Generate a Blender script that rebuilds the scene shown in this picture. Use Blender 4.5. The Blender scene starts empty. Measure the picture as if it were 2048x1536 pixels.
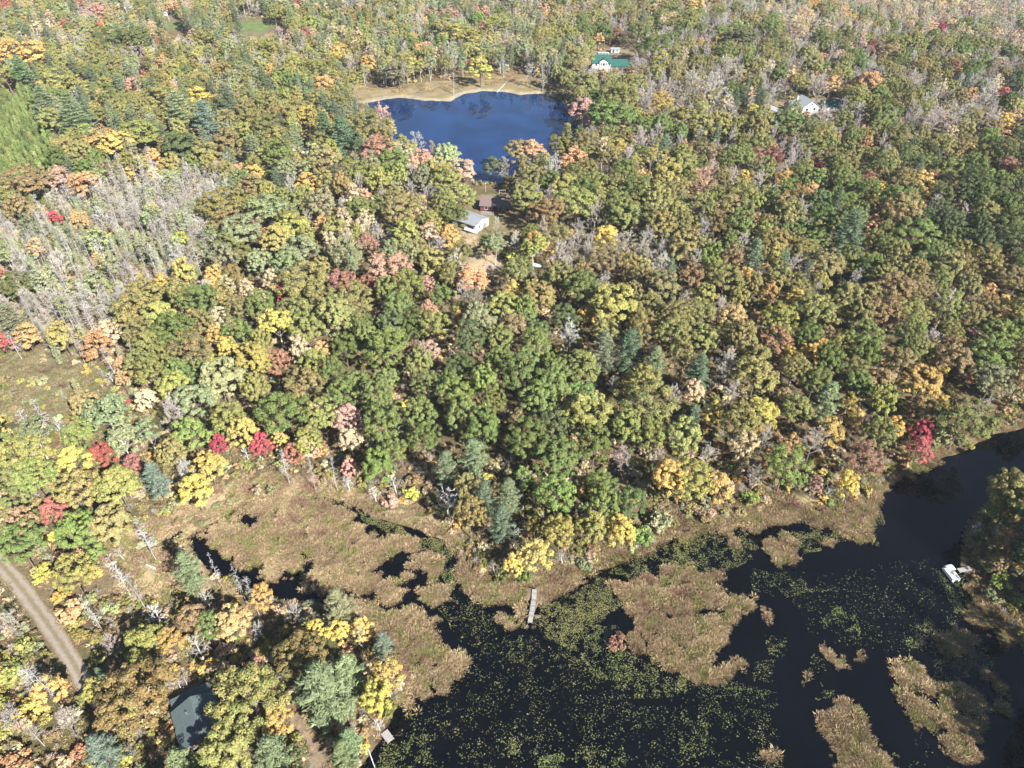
import bpy, math, random
import numpy as np
from mathutils import Vector

R = math.radians
rng = np.random.default_rng(7)
random.seed(7)
scn = bpy.context.scene
COL = scn.collection

# ------------------------------------------------------------------ camera, sky, sun, exposure
CAM_H, PITCH, FPX = 120.0, 39.4, 1422.0        # metres up, degrees below the horizon, focal length in 2048-px pixels
cam_d = bpy.data.cameras.new('camera')
cam_d.sensor_fit = 'HORIZONTAL'
cam_d.angle = 2 * math.atan(1024 / FPX)
cam_d.clip_start, cam_d.clip_end = 1.0, 20000.0
cam = bpy.data.objects.new('camera', cam_d)
COL.objects.link(cam)
cam.location = (0, 0, CAM_H)
cam.rotation_euler = (R(90 - PITCH), 0, 0)
scn.camera = cam

SUN_EL, SUN_AZ = 36.0, 138.0                    # azimuth clockwise from +Y
sun_dir = Vector((math.sin(R(SUN_AZ)) * math.cos(R(SUN_EL)), math.cos(R(SUN_AZ)) * math.cos(R(SUN_EL)), math.sin(R(SUN_EL))))
world = bpy.data.worlds.new('World')
scn.world = world
world.use_nodes = True
wn = world.node_tree
sky = wn.nodes.new('ShaderNodeTexSky')
sky.sky_type = 'NISHITA'
sky.sun_disc = False
sky.sun_elevation = R(SUN_EL)
sky.sun_rotation = R(SUN_AZ)
sky.air_density, sky.dust_density, sky.ozone_density = 1.0, 0.3, 2.0
bg = wn.nodes['Background']
bg.inputs[1].default_value = 0.055
wn.links.new(sky.outputs[0], bg.inputs[0])
sun_l = bpy.data.lights.new('sun', 'SUN')
sun_l.energy = 5.0
sun_l.angle = R(0.53)
sun_l.color = (1.0, 0.965, 0.91)
sun = bpy.data.objects.new('sun', sun_l)
COL.objects.link(sun)
sun.rotation_euler = sun_dir.to_track_quat('Z', 'Y').to_euler()
sun.location = (200, -200, 300)
vs = scn.view_settings
vs.view_transform, vs.look, vs.gamma, vs.use_curve_mapping = 'Standard', 'None', 1.0, False
vs.exposure = 1.65
scn.cycles.max_bounces = 6
scn.cycles.diffuse_bounces = 3
scn.cycles.glossy_bounces = 3
scn.cycles.transmission_bounces = 3
scn.cycles.volume_bounces = 0
scn.cycles.transparent_max_bounces = 6
scn.cycles.use_denoising = True
scn.cycles.sample_clamp_indirect = 4.0
HAZE = True

# ------------------------------------------------------------------ where things stand: survey of the place
_t = R(PITCH)
_ct, _st = math.cos(_t), math.sin(_t)


def ground(x, y, z=0.0):
    """A sight line through survey pixel (x, y) met with the level z: the spot on the land."""
    a, b = (x - 1024) / FPX, (y - 768) / FPX
    dy, dz = _ct - b * _st, -_st - b * _ct
    s = (z - CAM_H) / dz
    return np.array([a * s, dy * s, z + 0 * s]) if np.ndim(x) else Vector((a * s, dy * s, z))


def survey(p):
    """World points (n,3) to survey pixels (n,2) and depth."""
    p = np.atleast_2d(np.asarray(p, float))
    X, Y, Z = p[:, 0], p[:, 1], p[:, 2] - CAM_H
    d = Y * _ct - Z * _st
    d = np.where(np.abs(d) < 1e-3, 1e-3, d)
    v = Y * _st + Z * _ct
    return np.stack([1024 + FPX * X / d, 768 - FPX * v / d], 1), d


SHEET = {'A': (0, 0), 'B': (674, 0), 'C': (1348, 0), 'D': (0, 505), 'E': (674, 505), 'F': (1348, 505), 'G': (0, 1011), 'H': (674, 1011), 'I': (1348, 1011)}
SC = 700 / 2048


def sh(k, x, y):
    o = SHEET[k]
    return (o[0] + x * SC, o[1] + y * SC)


def shs(k, pts):
    return [sh(k, *p) for p in pts]


def gpoly(pts):
    return np.array([tuple(ground(*p))[:2] for p in pts])


def inside(P, poly):
    """Points (n,2) inside a polygon (m,2)."""
    poly = np.asarray(poly, float)
    x, y = P[:, 0], P[:, 1]
    res = np.zeros(len(P), bool)
    ok = (x >= poly[:, 0].min()) & (x <= poly[:, 0].max()) & (y >= poly[:, 1].min()) & (y <= poly[:, 1].max())
    if not ok.any():
        return res
    xs, ys = x[ok], y[ok]
    r = np.zeros(len(xs), bool)
    j = len(poly) - 1
    for i in range(len(poly)):
        xi, yi = poly[i]
        xj, yj = poly[j]
        if yi != yj:
            c = (yi > ys) != (yj > ys)
            r ^= c & (xs < (xj - xi) * (ys - yi) / (yj - yi) + xi)
        j = i
    res[ok] = r
    return res


def edge_dist(P, poly, closed=True):
    poly = np.asarray(poly, float)
    best = np.full(len(P), 1e9)
    n = len(poly)
    px_, py_ = np.ascontiguousarray(P[:, 0]), np.ascontiguousarray(P[:, 1])
    for i in range(n if closed else n - 1):
        a, b = poly[i], poly[(i + 1) % n]
        ab = b - a
        L = max((ab ** 2).sum(), 1e-9)
        dx, dy = px_ - a[0], py_ - a[1]
        t = np.minimum(np.maximum((dx * ab[0] + dy * ab[1]) / L, 0), 1)
        dx -= t * ab[0]
        dy -= t * ab[1]
        best = np.minimum(best, dx * dx + dy * dy)
    return np.sqrt(best)


def _hash(i, j, s):
    h = (i * 374761393 + j * 668265263 + s * 1442695041) & 0xFFFFFFFF
    h = ((h ^ (h >> 13)) * 1274126177) & 0xFFFFFFFF
    return ((h ^ (h >> 16)) & 0xFFFF) / 65535.0


def vnoise(P, scale, seed=0):
    q = np.asarray(P, float) / scale
    i = np.floor(q).astype(np.int64)
    f = q - i
    f = f * f * (3 - 2 * f)
    a = _hash(i[:, 0], i[:, 1], seed)
    b = _hash(i[:, 0] + 1, i[:, 1], seed)
    c = _hash(i[:, 0], i[:, 1] + 1, seed)
    d = _hash(i[:, 0] + 1, i[:, 1] + 1, seed)
    return (a * (1 - f[:, 0]) + b * f[:, 0]) * (1 - f[:, 1]) + (c * (1 - f[:, 0]) + d * f[:, 0]) * f[:, 1]


def wobble(P, scale, amp, seed=0):
    w = np.stack([vnoise(P, scale, seed) - .5, vnoise(P, scale, seed + 5) - .5], 1) * 2 * amp
    w2 = np.stack([vnoise(P, scale / 3, seed + 9) - .5, vnoise(P, scale / 3, seed + 13) - .5], 1) * amp
    return P + w + w2


# ------------------------------------------------------------------ mesh helpers
def link(o, parent=None):
    COL.objects.link(o)
    if parent is not None:
        o.parent = parent
    return o


def np_mesh(name, V, quads=None, tris=None, mats=(), mat_idx=None, attrs=None, smooth=False):
    me = bpy.data.meshes.new(name)
    V = np.asarray(V, np.float32)
    nq = 0 if quads is None else len(quads)
    nt = 0 if tris is None else len(tris)
    loops = []
    if nq:
        loops.append(np.asarray(quads, np.int32).ravel())
    if nt:
        loops.append(np.asarray(tris, np.int32).ravel())
    loops = np.concatenate(loops) if loops else np.zeros(0, np.int32)
    me.vertices.add(len(V))
    me.vertices.foreach_set('co', V.ravel())
    me.loops.add(len(loops))
    me.loops.foreach_set('vertex_index', loops)
    me.polygons.add(nq + nt)
    st = np.concatenate([np.arange(nq) * 4, nq * 4 + np.arange(nt) * 3]).astype(np.int32)
    me.polygons.foreach_set('loop_start', st)
    if mat_idx is not None:
        me.polygons.foreach_set('material_index', np.asarray(mat_idx, np.int32))
    for m in mats:
        me.materials.append(m)
    for k, (typ, dom, arr) in (attrs or {}).items():
        a = me.attributes.new(k, typ, dom)
        arr = np.asarray(arr, np.float32 if typ != 'INT' else np.int32)
        a.data.foreach_set({'FLOAT': 'value', 'INT': 'value', 'FLOAT_VECTOR': 'vector', 'FLOAT_COLOR': 'color'}[typ], arr.ravel())
    me.update(calc_edges=True)
    if smooth:
        me.polygons.foreach_set('use_smooth', np.ones(nq + nt, bool))
    return me


class MB:
    """Collects boxes, prisms and tubes; build() links them as one mesh object."""

    def __init__(s):
        s.v, s.f = [], []

    def poly(s, pts):
        n = len(s.v)
        s.v += [tuple(p) for p in pts]
        s.f.append(tuple(range(n, n + len(pts))))
        return s

    def hexa(s, p):                      # 8 corners: bottom ring then top ring
        n = len(s.v)
        s.v += [tuple(q) for q in p]
        for f in ((3, 2, 1, 0), (4, 5, 6, 7), (0, 1, 5, 4), (1, 2, 6, 5), (2, 3, 7, 6), (3, 0, 4, 7)):
            s.f.append(tuple(n + i for i in f))
        return s

    def box(s, x0, x1, y0, y1, z0, z1):
        return s.hexa([(x0, y0, z0), (x1, y0, z0), (x1, y1, z0), (x0, y1, z0), (x0, y0, z1), (x1, y0, z1), (x1, y1, z1), (x0, y1, z1)])

    def prism(s, ring, h):               # ring of 3D points extruded by vector h
        n, k = len(s.v), len(ring)
        h = Vector(h)
        s.v += [tuple(p) for p in ring] + [tuple(Vector(p) + h) for p in ring]
        s.f.append(tuple(n + i for i in reversed(range(k))))
        s.f.append(tuple(n + k + i for i in range(k)))
        for i in range(k):
            j = (i + 1) % k
            s.f.append((n + i, n + j, n + k + j, n + k + i))
        return s

    def tube(s, pts, radii, sides=6):
        V, F = tube_np(pts, radii, sides)
        n = len(s.v)
        s.v += [tuple(p) for p in V]
        s.f += [tuple(n + i for i in q) for q in F]
        k = len(pts)
        s.f.append(tuple(n + i for i in reversed(range(sides))))
        s.f.append(tuple(n + (k - 1) * sides + i for i in range(sides)))
        return s

    def build(s, name, mat, parent=None, smooth=False):
        me = bpy.data.meshes.new(name)
        me.from_pydata(s.v, [], s.f)
        me.materials.append(mat)
        if smooth:
            me.polygons.foreach_set('use_smooth', np.ones(len(me.polygons), bool))
        me.update()
        return link(bpy.data.objects.new(name, me), parent)


def tube_np(pts, radii, sides):
    pts = np.asarray(pts, float)
    V, F = [], []
    k = len(pts)
    for i in range(k):
        d = pts[min(i + 1, k - 1)] - pts[max(i - 1, 0)]
        d = d / (np.linalg.norm(d) + 1e-9)
        ref = np.array([0, 0, 1.]) if abs(d[2]) < .9 else np.array([1., 0, 0])
        u = np.cross(d, ref)
        u /= np.linalg.norm(u) + 1e-9
        w = np.cross(d, u)
        for a in range(sides):
            an = 2 * math.pi * a / sides
            V.append(pts[i] + radii[i] * (u * math.cos(an) + w * math.sin(an)))
    for i in range(k - 1):
        for a in range(sides):
            b = (a + 1) % sides
            F.append((i * sides + a, i * sides + b, (i + 1) * sides + b, (i + 1) * sides + a))
    return V, F


def tag(o, label=None, cat=None, group=None, kind=None):
    if label:
        o['label'] = label
    if cat:
        o['category'] = cat
    if group:
        o['group'] = group
    if kind:
        o['kind'] = kind
    return o


def empty(name, loc, rz=0.0):
    o = bpy.data.objects.new(name, None)
    o.empty_display_size = 0.5
    link(o)
    o.location = loc
    o.rotation_euler = (0, 0, rz)
    return o


# ------------------------------------------------------------------ materials
def new_mat(name):
    m = bpy.data.materials.new(name)
    m.use_nodes = True
    nt = m.node_tree
    return m, nt, nt.nodes['Principled BSDF'], nt.nodes['Material Output']


def N(nt, t, **kw):
    n = nt.nodes.new(t)
    for k, v in kw.items():
        setattr(n, k, v)
    return n


def mixc(nt, fac, a, b, blend='MIX'):
    m = N(nt, 'ShaderNodeMix', data_type='RGBA', blend_type=blend)
    for sock, val in ((m.inputs[0], fac), (m.inputs[6], a), (m.inputs[7], b)):
        if hasattr(val, 'is_output'):
            nt.links.new(val, sock)
        elif sock.type == 'RGBA':
            sock.default_value = (*val[:3], 1)
        else:
            sock.default_value = val
    return m.outputs[2]


def mth(nt, op, a, b=0.0, c=0.0):
    m = N(nt, 'ShaderNodeMath', operation=op)
    for s, v in zip(m.inputs, (a, b, c)):
        if hasattr(v, 'is_output'):
            nt.links.new(v, s)
        else:
            s.default_value = v
    return m.outputs[0]


def ramp(nt, fac, stops):
    r = N(nt, 'ShaderNodeValToRGB')
    cr = r.color_ramp
    while len(cr.elements) < len(stops):
        cr.elements.new(0.5)
    for e, (p, c) in zip(cr.elements, stops):
        e.position, e.color = p, (*c, 1)
    nt.links.new(fac, r.inputs[0])
    return r.outputs[0]


def noise(nt, scale, detail=4, coord=None, rough=.55):
    n = N(nt, 'ShaderNodeTexNoise')
    n.inputs['Scale'].default_value = scale
    n.inputs['Detail'].default_value = detail
    n.inputs['Roughness'].default_value = rough
    if coord is not None:
        nt.links.new(coord, n.inputs['Vector'])
    return n.outputs[0]


def surf(name, col, col2=None, scale=2.0, rough=.8, bump=0.0, spec=.3, metal=0.0, detail=5, bscale=None):
    """A weathered surface: two tones mixed by noise, a little relief."""
    m, nt, p, out = new_mat(name)
    tc = N(nt, 'ShaderNodeTexCoord').outputs['Object']
    f = noise(nt, scale, detail, tc)
    f2 = ramp(nt, f, [(.3, (0, 0, 0)), (.7, (1, 1, 1))])
    c = mixc(nt, f2, col, col2 or tuple(x * .75 for x in col))
    nt.links.new(c, p.inputs['Base Color'])
    p.inputs['Roughness'].default_value = rough
    p.inputs['Specular IOR Level'].default_value = spec
    p.inputs['Metallic'].default_value = metal
    if bump:
        b = N(nt, 'ShaderNodeBump')
        b.inputs['Strength'].default_value = bump
        b.inputs['Distance'].default_value = .05
        nt.links.new(noise(nt, bscale or scale * 6, 4, tc), b.inputs['Height'])
        nt.links.new(b.outputs[0], p.inputs['Normal'])
    return m


def leaf_mat(name, trans=.28, rough=.7, spec=.14, lo=.66, hi=1.36):
    """Foliage: the plant's two leaf colours, mixed spray by spray and varied leaf by leaf."""
    m, nt, p, out = new_mat(name)
    t1 = N(nt, 'ShaderNodeAttribute', attribute_type='INSTANCER', attribute_name='tint').outputs['Color']
    t2 = N(nt, 'ShaderNodeAttribute', attribute_type='INSTANCER', attribute_name='tint2').outputs['Color']
    cl = N(nt, 'ShaderNodeAttribute', attribute_name='cl').outputs['Fac']
    lf = N(nt, 'ShaderNodeAttribute', attribute_name='lf').outputs['Fac']
    c = mixc(nt, cl, t1, t2)
    k = mth(nt, 'MULTIPLY_ADD', lf, hi - lo, lo)
    g = N(nt, 'ShaderNodeCombineColor')
    for s in g.inputs[:3]:
        nt.links.new(k, s)
    c = mixc(nt, 1.0, c, g.outputs[0], 'MULTIPLY')
    nt.links.new(c, p.inputs['Base Color'])
    p.inputs['Roughness'].default_value = rough
    p.inputs['Specular IOR Level'].default_value = spec
    tr = N(nt, 'ShaderNodeBsdfTranslucent')
    nt.links.new(c, tr.inputs[0])
    mx = N(nt, 'ShaderNodeMixShader')
    mx.inputs[0].default_value = trans
    nt.links.new(p.outputs[0], mx.inputs[1])
    nt.links.new(tr.outputs[0], mx.inputs[2])
    nt.links.new(mx.outputs[0], out.inputs[0])
    return m


M = {}
M['leaf'] = leaf_mat('leaves', trans=.2)
M['needle'] = leaf_mat('needles', trans=.12, rough=.55, spec=.3, lo=.7, hi=1.3)
M['blade'] = leaf_mat('grass_blades', trans=.25, lo=.6, hi=1.35)
M['pad'] = leaf_mat('lily_leaf', trans=.05, rough=.45, spec=.35, lo=.6, hi=1.3)
M['twig'] = leaf_mat('twigs', trans=0.0, rough=.9, spec=.1, lo=.75, hi=1.25)
M['bark'] = surf('bark', (.16, .125, .10), (.09, .07, .055), 3, .95, .5)
M['bark_pale'] = surf('pale_bark', (.50, .47, .43), (.28, .25, .22), 2.5, .9, .3)
M['bark_dead'] = surf('dead_wood', (.36, .345, .315), (.24, .225, .205), 2.0, .95, .3)
M['bark_white'] = surf('bleached_wood', (.52, .51, .49), (.36, .345, .33), 2.0, .95, .3)

# ------------------------------------------------------------------ shorelines and clearings (survey pixels, put on the ground)
LAKE_PX = [(690, 1640), (705, 1560), (722, 1520), (745, 1492), (785, 1445), (803, 1395), (797, 1320), (770, 1270), (720, 1215), (690, 1205), (640, 1212), (560, 1200), (480, 1180),
           (425, 1150), (372, 1095), (362, 1076), (383, 1066), (427, 1045), (470, 1016), (515, 996), (615, 996), (690, 1008), (760, 1032), (840, 1058), (900, 1088), (940, 1130),
           (960, 1160), (1010, 1172), (1065, 1178), (1120, 1170), (1180, 1150), (1260, 1112), (1340, 1076), (1400, 1055), (1480, 1040), (1560, 1025), (1680, 1010), (1755, 985),
           (1800, 948), (1860, 925), (1930, 898), (1990, 875), (2048, 858), (2150, 810), (2260, 790), (2330, 850), (2250, 930), (2120, 970), (2048, 992), (1980, 1003), (1945, 1050), (1930, 1100),
           (1928, 1135), (1950, 1180), (1985, 1225), (2036, 1275), (2075, 1345), (2110, 1430), (2140, 1520), (2190, 1640), (2200, 1900), (1700, 2100), (1000, 2050), (760, 1850)]
POND_PX = [(733, 205), (752, 201), (800, 196), (850, 200), (902, 203), (930, 188), (965, 182), (1005, 184), (1040, 191), (1090, 187), (1118, 200), (1140, 222), (1155, 250), (1150, 290), (1140, 320), (1100, 335),
           (1040, 345), (1010, 352), (1000, 366), (965, 368), (945, 362), (925, 340), (890, 325), (850, 320), (800, 300), (770, 260), (745, 225)]
LAKE, POND = gpoly(LAKE_PX), gpoly(POND_PX)


def _shore_exact(P):
    Q = wobble(P, 9.0, 1.1, 31)
    dl = edge_dist(Q, LAKE) * np.where(inside(Q, LAKE), -1, 1)
    dp = edge_dist(Q, POND) * np.where(inside(Q, POND), -1, 1)
    return np.minimum(dl, dp)


_sx0, _sy0, _ss = -140.0, -90.0, 1.3
_snx, _sny = 380, 425
_sg = np.stack(np.meshgrid(_sx0 + _ss * np.arange(_snx), _sy0 + _ss * np.arange(_sny)), -1).reshape(-1, 2)
_sgrid = np.minimum(_shore_exact(_sg), 50.0).reshape(_sny, _snx)


def shore_dist(P):
    """Signed distance to the nearest waterline, positive on land, read off a survey grid."""
    P = np.asarray(P, float)
    fx, fy = (P[:, 0] - _sx0) / _ss, (P[:, 1] - _sy0) / _ss
    out = (fx < 0) | (fy < 0) | (fx > _snx - 1.01) | (fy > _sny - 1.01)
    fx, fy = np.clip(fx, 0, _snx - 1.01), np.clip(fy, 0, _sny - 1.01)
    ix, iy = fx.astype(int), fy.astype(int)
    tx, ty = fx - ix, fy - iy
    v = (_sgrid[iy, ix] * (1 - tx) + _sgrid[iy, ix + 1] * tx) * (1 - ty) + (_sgrid[iy + 1, ix] * (1 - tx) + _sgrid[iy + 1, ix + 1] * tx) * ty
    return np.where(out, 50.0, v)


def land_z(P, sd=None):
    P = np.atleast_2d(np.asarray(P, float))[:, :2]
    if sd is None:
        sd = shore_dist(P)
    up = np.clip((sd - 2) / 40, 0, 1)
    hill = (vnoise(P, 70, 3) * 3.0 + vnoise(P, 24, 4) * .9) * up
    far = np.clip((P[:, 1] - 380) / 600, 0, 1) * 6 * vnoise(P, 220, 8)
    return np.clip(sd * .22, -1.2, .45) + hill + far * up


def land_z1(x, y):
    return float(land_z(np.array([[x, y]]))[0])


FIELD = gpoly([(-80, 700), (60, 722), (130, 715), (225, 700), (243, 790), (200, 830), (120, 860), (40, 860), (-80, 815)])
BEACH = gpoly([(680, 160), (740, 182), (830, 172), (900, 165), (960, 152), (1020, 150), (1075, 160), (1112, 178), (1112, 200), (900, 212), (740, 220), (700, 200)])
LAWN = [gpoly([(440, 62), (470, 55), (540, 51), (562, 57), (540, 66), (480, 72), (450, 74)]), gpoly([(335, 48), (372, 48), (378, 66), (345, 76), (336, 66)])]
YARD = gpoly([(905, 455), (925, 440), (955, 395), (1020, 388), (1048, 425), (1052, 468), (1030, 478), (985, 474), (975, 500), (1005, 525), (1010, 552), (960, 562), (925, 545), (915, 500)])
DRIVE = gpoly([(925, 470), (965, 468), (955, 490), (975, 515), (1005, 530), (1008, 552), (965, 560), (930, 540), (925, 500)])
DRYMARSH = gpoly([(190, 1090), (260, 1040), (330, 1040), (400, 985), (470, 960), (640, 950), (740, 985), (860, 1040), (930, 1095), (900, 1090), (840, 1062), (700, 1012), (560, 1000), (430, 1045), (375, 1080), (420, 1155), (520, 1190), (420, 1200), (330, 1210), (240, 1210)])
TIP = gpoly([(880, 1075), (960, 1120), (1010, 1150), (1080, 1165), (1160, 1140), (1260, 1085), (1360, 1040), (1470, 1010), (1560, 1000), (1760, 960), (1760, 990), (1560, 1030), (1360, 1080), (1180, 1160), (1065, 1185), (960, 1170)])
TRACK_PX = [(-90, 1015), (-40, 1078), (0, 1128), (40, 1172), (80, 1225), (115, 1275), (145, 1318), (165, 1348), (185, 1390), (215, 1450)]
TRACK = gpoly(TRACK_PX)
PATH = gpoly([(592, 1440), (615, 1475), (640, 1505), (655, 1560)])
HOUSES_CLEAR = [gpoly([(1178, 112), (1272, 108), (1272, 146), (1178, 148)]), gpoly([(1545, 208), (1690, 205), (1690, 228), (1650, 238), (1600, 238), (1545, 236)]),
                gpoly([(345, 1402), (405, 1375), (432, 1420), (440, 1500), (375, 1500), (350, 1450)]), gpoly([(596, 298), (632, 298), (632, 312), (596, 312)])]

# ------------------------------------------------------------------ the ground: one sheet to the horizon
def axis(lo, hi, step, far_lo, far_hi):
    a = list(np.arange(lo, hi + step, step))
    s = step
    while a[-1] < far_hi:
        s *= 1.22
        a.append(a[-1] + s)
    s = step
    b = []
    x = lo
    while x > far_lo:
        s *= 1.22
        x -= s
        b.append(x)
    return np.array(b[::-1] + a)


gx = axis(-125, 175, 1.4, -4000, 4000)
gy = axis(30, 420, 1.4, -1500, 6000)
GX, GY = np.meshgrid(gx, gy)
GP = np.stack([GX.ravel(), GY.ravel()], 1)
GSD = shore_dist(GP)
GZ = land_z(GP, GSD)


def paint(col, mask, c, soft=1.0):
    m = np.clip(mask, 0, 1)[:, None] * soft
    return col * (1 - m) + np.array(c) * m


n1, n2, n3 = vnoise(GP, 13, 21), vnoise(GP, 4.5, 22), vnoise(GP, 40, 23)
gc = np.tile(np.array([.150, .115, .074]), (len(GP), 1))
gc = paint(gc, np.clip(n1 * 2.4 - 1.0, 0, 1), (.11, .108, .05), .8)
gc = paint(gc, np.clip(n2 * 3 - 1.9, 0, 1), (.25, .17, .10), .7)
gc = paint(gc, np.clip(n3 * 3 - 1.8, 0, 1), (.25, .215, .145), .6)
WP = wobble(GP, 6, 1.3, 44)
gc = paint(gc, inside(WP, FIELD) * 1.0, (.20, .195, .115), .9)
gc = paint(gc, inside(WP, FIELD) * np.clip(n2 * 3 - 1.3, 0, 1), (.24, .19, .12), .8)
gc = paint(gc, inside(WP, DRYMARSH) * 1.0, (.46, .36, .245), .9)
gc = paint(gc, inside(WP, DRYMARSH) * np.clip(n2 * 3 - 1.6, 0, 1), (.33, .29, .16), .8)
gc = paint(gc, inside(WP, TIP) * 1.0, (.30, .24, .145), .9)
bm = inside(WP, BEACH)
gc = paint(gc, bm * 1.0, (.27, .22, .14), 1)
gc = paint(gc, bm * np.clip(n2 * 3 - 1.4, 0, 1), (.25, .21, .10), .9)
gc = paint(gc, ((GSD < 3.0) & (GSD > -.5) & bm) * 1.0, (.36, .32, .25), .8)
for L in LAWN:
    gc = paint(gc, inside(GP, L) * 1.0, (.13, .20, .065), 1)
gc = paint(gc, inside(WP, YARD) * 1.0, (.22, .185, .10), .9)
gc = paint(gc, inside(WP, DRIVE) * 1.0, (.42, .33, .23), .95)
pm = edge_dist(WP, PATH, False) < 1.2
gc = paint(gc, pm * 1.0, (.30, .235, .175), .85)
for Hc in HOUSES_CLEAR:
    gc = paint(gc, inside(WP, Hc) * 1.0, (.25, .20, .135), .9)
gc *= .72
gc = paint(gc, (GSD < -.6) * 1.0, (.035, .03, .022), 1)
nx, ny = len(gx), len(gy)
ii = (np.arange(ny - 1)[:, None] * nx + np.arange(nx - 1)[None]).ravel()
m, nt, p, out = new_mat('forest_floor')
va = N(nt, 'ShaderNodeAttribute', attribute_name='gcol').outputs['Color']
tc = N(nt, 'ShaderNodeTexCoord').outputs['Object']
f1 = ramp(nt, noise(nt, 1.6, 8, tc, .8), [(.3, (.5, .5, .5)), (.5, (1, 1, 1)), (.70, (1.7, 1.5, 1.25))])
f2 = ramp(nt, noise(nt, .23, 4, tc), [(.35, (.8, .82, .8)), (.65, (1.2, 1.15, 1.05))])
c = mixc(nt, 1.0, va, f1, 'MULTIPLY')
c = mixc(nt, 1.0, c, f2, 'MULTIPLY')
nt.links.new(c, p.inputs['Base Color'])
p.inputs['Roughness'].default_value = .95
p.inputs['Specular IOR Level'].default_value = .1
b = N(nt, 'ShaderNodeBump')
b.inputs['Strength'].default_value = .9
b.inputs['Distance'].default_value = .25
nt.links.new(noise(nt, 2.6, 8, tc, .8), b.inputs['Height'])
nt.links.new(b.outputs[0], p.inputs['Normal'])
M['ground'] = m
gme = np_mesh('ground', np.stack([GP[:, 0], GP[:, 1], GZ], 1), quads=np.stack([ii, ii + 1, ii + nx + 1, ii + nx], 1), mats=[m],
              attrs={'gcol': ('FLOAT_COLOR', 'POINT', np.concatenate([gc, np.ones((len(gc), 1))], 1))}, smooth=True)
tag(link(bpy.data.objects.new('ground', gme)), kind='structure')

# water
def water_mat(name, base, bumpk, scale):
    m, nt, p, out = new_mat(name)
    tc = N(nt, 'ShaderNodeTexCoord').outputs['Object']
    c = mixc(nt, ramp(nt, noise(nt, .07, 3, tc), [(.4, (0, 0, 0)), (.65, (1, 1, 1))]), base, tuple(x * 1.6 for x in base))
    nt.links.new(c, p.inputs['Base Color'])
    p.inputs['Roughness'].default_value = .04
    p.inputs['IOR'].default_value = 1.333
    p.inputs['Specular IOR Level'].default_value = .5
    b = N(nt, 'ShaderNodeBump')
    b.inputs['Strength'].default_value = bumpk
    b.inputs['Distance'].default_value = .04
    nt.links.new(noise(nt, scale, 3, tc), b.inputs['Height'])
    nt.links.new(b.outputs[0], p.inputs['Normal'])
    return m


def grow(poly, d):
    c = poly.mean(0)
    v = poly - c
    return c + v * (1 + d / np.maximum(np.linalg.norm(v, axis=1), 1e-6))[:, None]


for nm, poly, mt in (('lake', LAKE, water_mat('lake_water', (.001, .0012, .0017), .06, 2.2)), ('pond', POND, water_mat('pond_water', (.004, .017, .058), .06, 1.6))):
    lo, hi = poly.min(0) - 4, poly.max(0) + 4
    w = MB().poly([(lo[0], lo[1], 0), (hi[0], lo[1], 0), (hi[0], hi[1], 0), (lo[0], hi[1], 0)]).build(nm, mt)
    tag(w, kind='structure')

# gravel track with two worn wheel lines and a grassy middle
def strip(name, line, half, mat, lift=.03, step=1.5):
    pts = []
    for a, b in zip(line[:-1], line[1:]):
        k = max(int(np.linalg.norm(b - a) / step), 1)
        pts += [a + (b - a) * i / k for i in range(k)]
    pts.append(line[-1])
    pts = np.array(pts)
    for _ in range(12):
        pts[1:-1] = (pts[:-2] + 2 * pts[1:-1] + pts[2:]) / 4
    V, Q = [], []
    us = np.linspace(-1, 1, 9)
    U = []
    for i, q in enumerate(pts):
        d = pts[min(i + 1, len(pts) - 1)] - pts[max(i - 1, 0)]
        d /= np.linalg.norm(d)
        nrm = np.array([-d[1], d[0]])
        for u in us:
            hw = half * (1 + .18 * (vnoise(q[None] + u * 3, 3.0, 77)[0] - .5)) if abs(u) > .9 else half
            left = (len(pts) - 1 - i) * step
            hw *= min(1.0, .08 + left / 7.0) * (1 + .25 * (vnoise(q[None] + u, 2.2, 78)[0] - .5))
            xy = q + nrm * hw * u
            V.append((*xy, 0))
            U.append(u)
    V = np.array(V)
    V[:, 2] = land_z(V[:, :2]) + lift
    for i in range(len(pts) - 1):
        for j in range(8):
            a = i * 9 + j
            Q.append((a, a + 1, a + 10, a + 9))
    me = np_mesh(name, V, quads=Q, mats=[mat], attrs={'cl': ('FLOAT', 'POINT', np.array(U))}, smooth=True)
    return tag(link(bpy.data.objects.new(name, me)), kind='structure')


m, nt, p, out = new_mat('track_gravel')
u = N(nt, 'ShaderNodeAttribute', attribute_name='cl').outputs['Fac']
tc = N(nt, 'ShaderNodeTexCoord').outputs['Object']
a = mth(nt, 'ABSOLUTE', u)
wob = mth(nt, 'MULTIPLY_ADD', noise(nt, .8, 6, tc, .7), .7, -.35)
a = mth(nt, 'ADD', a, wob)
c = ramp(nt, a, [(0.0, (.15, .125, .075)), (.18, (.165, .138, .09)), (.36, (.22, .186, .152)), (.62, (.23, .192, .158)), (.85, (.17, .14, .092)), (1.0, (.14, .118, .068))])
c = mixc(nt, 1.0, c, ramp(nt, noise(nt, 3, 5, tc, .7), [(.3, (.8, .8, .8)), (.7, (1.2, 1.2, 1.2))]), 'MULTIPLY')
nt.links.new(c, p.inputs['Base Color'])
p.inputs['Roughness'].default_value = .95
p.inputs['Specular IOR Level'].default_value = .1
strip('gravel_track', TRACK, 1.5, m, .05)

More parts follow.
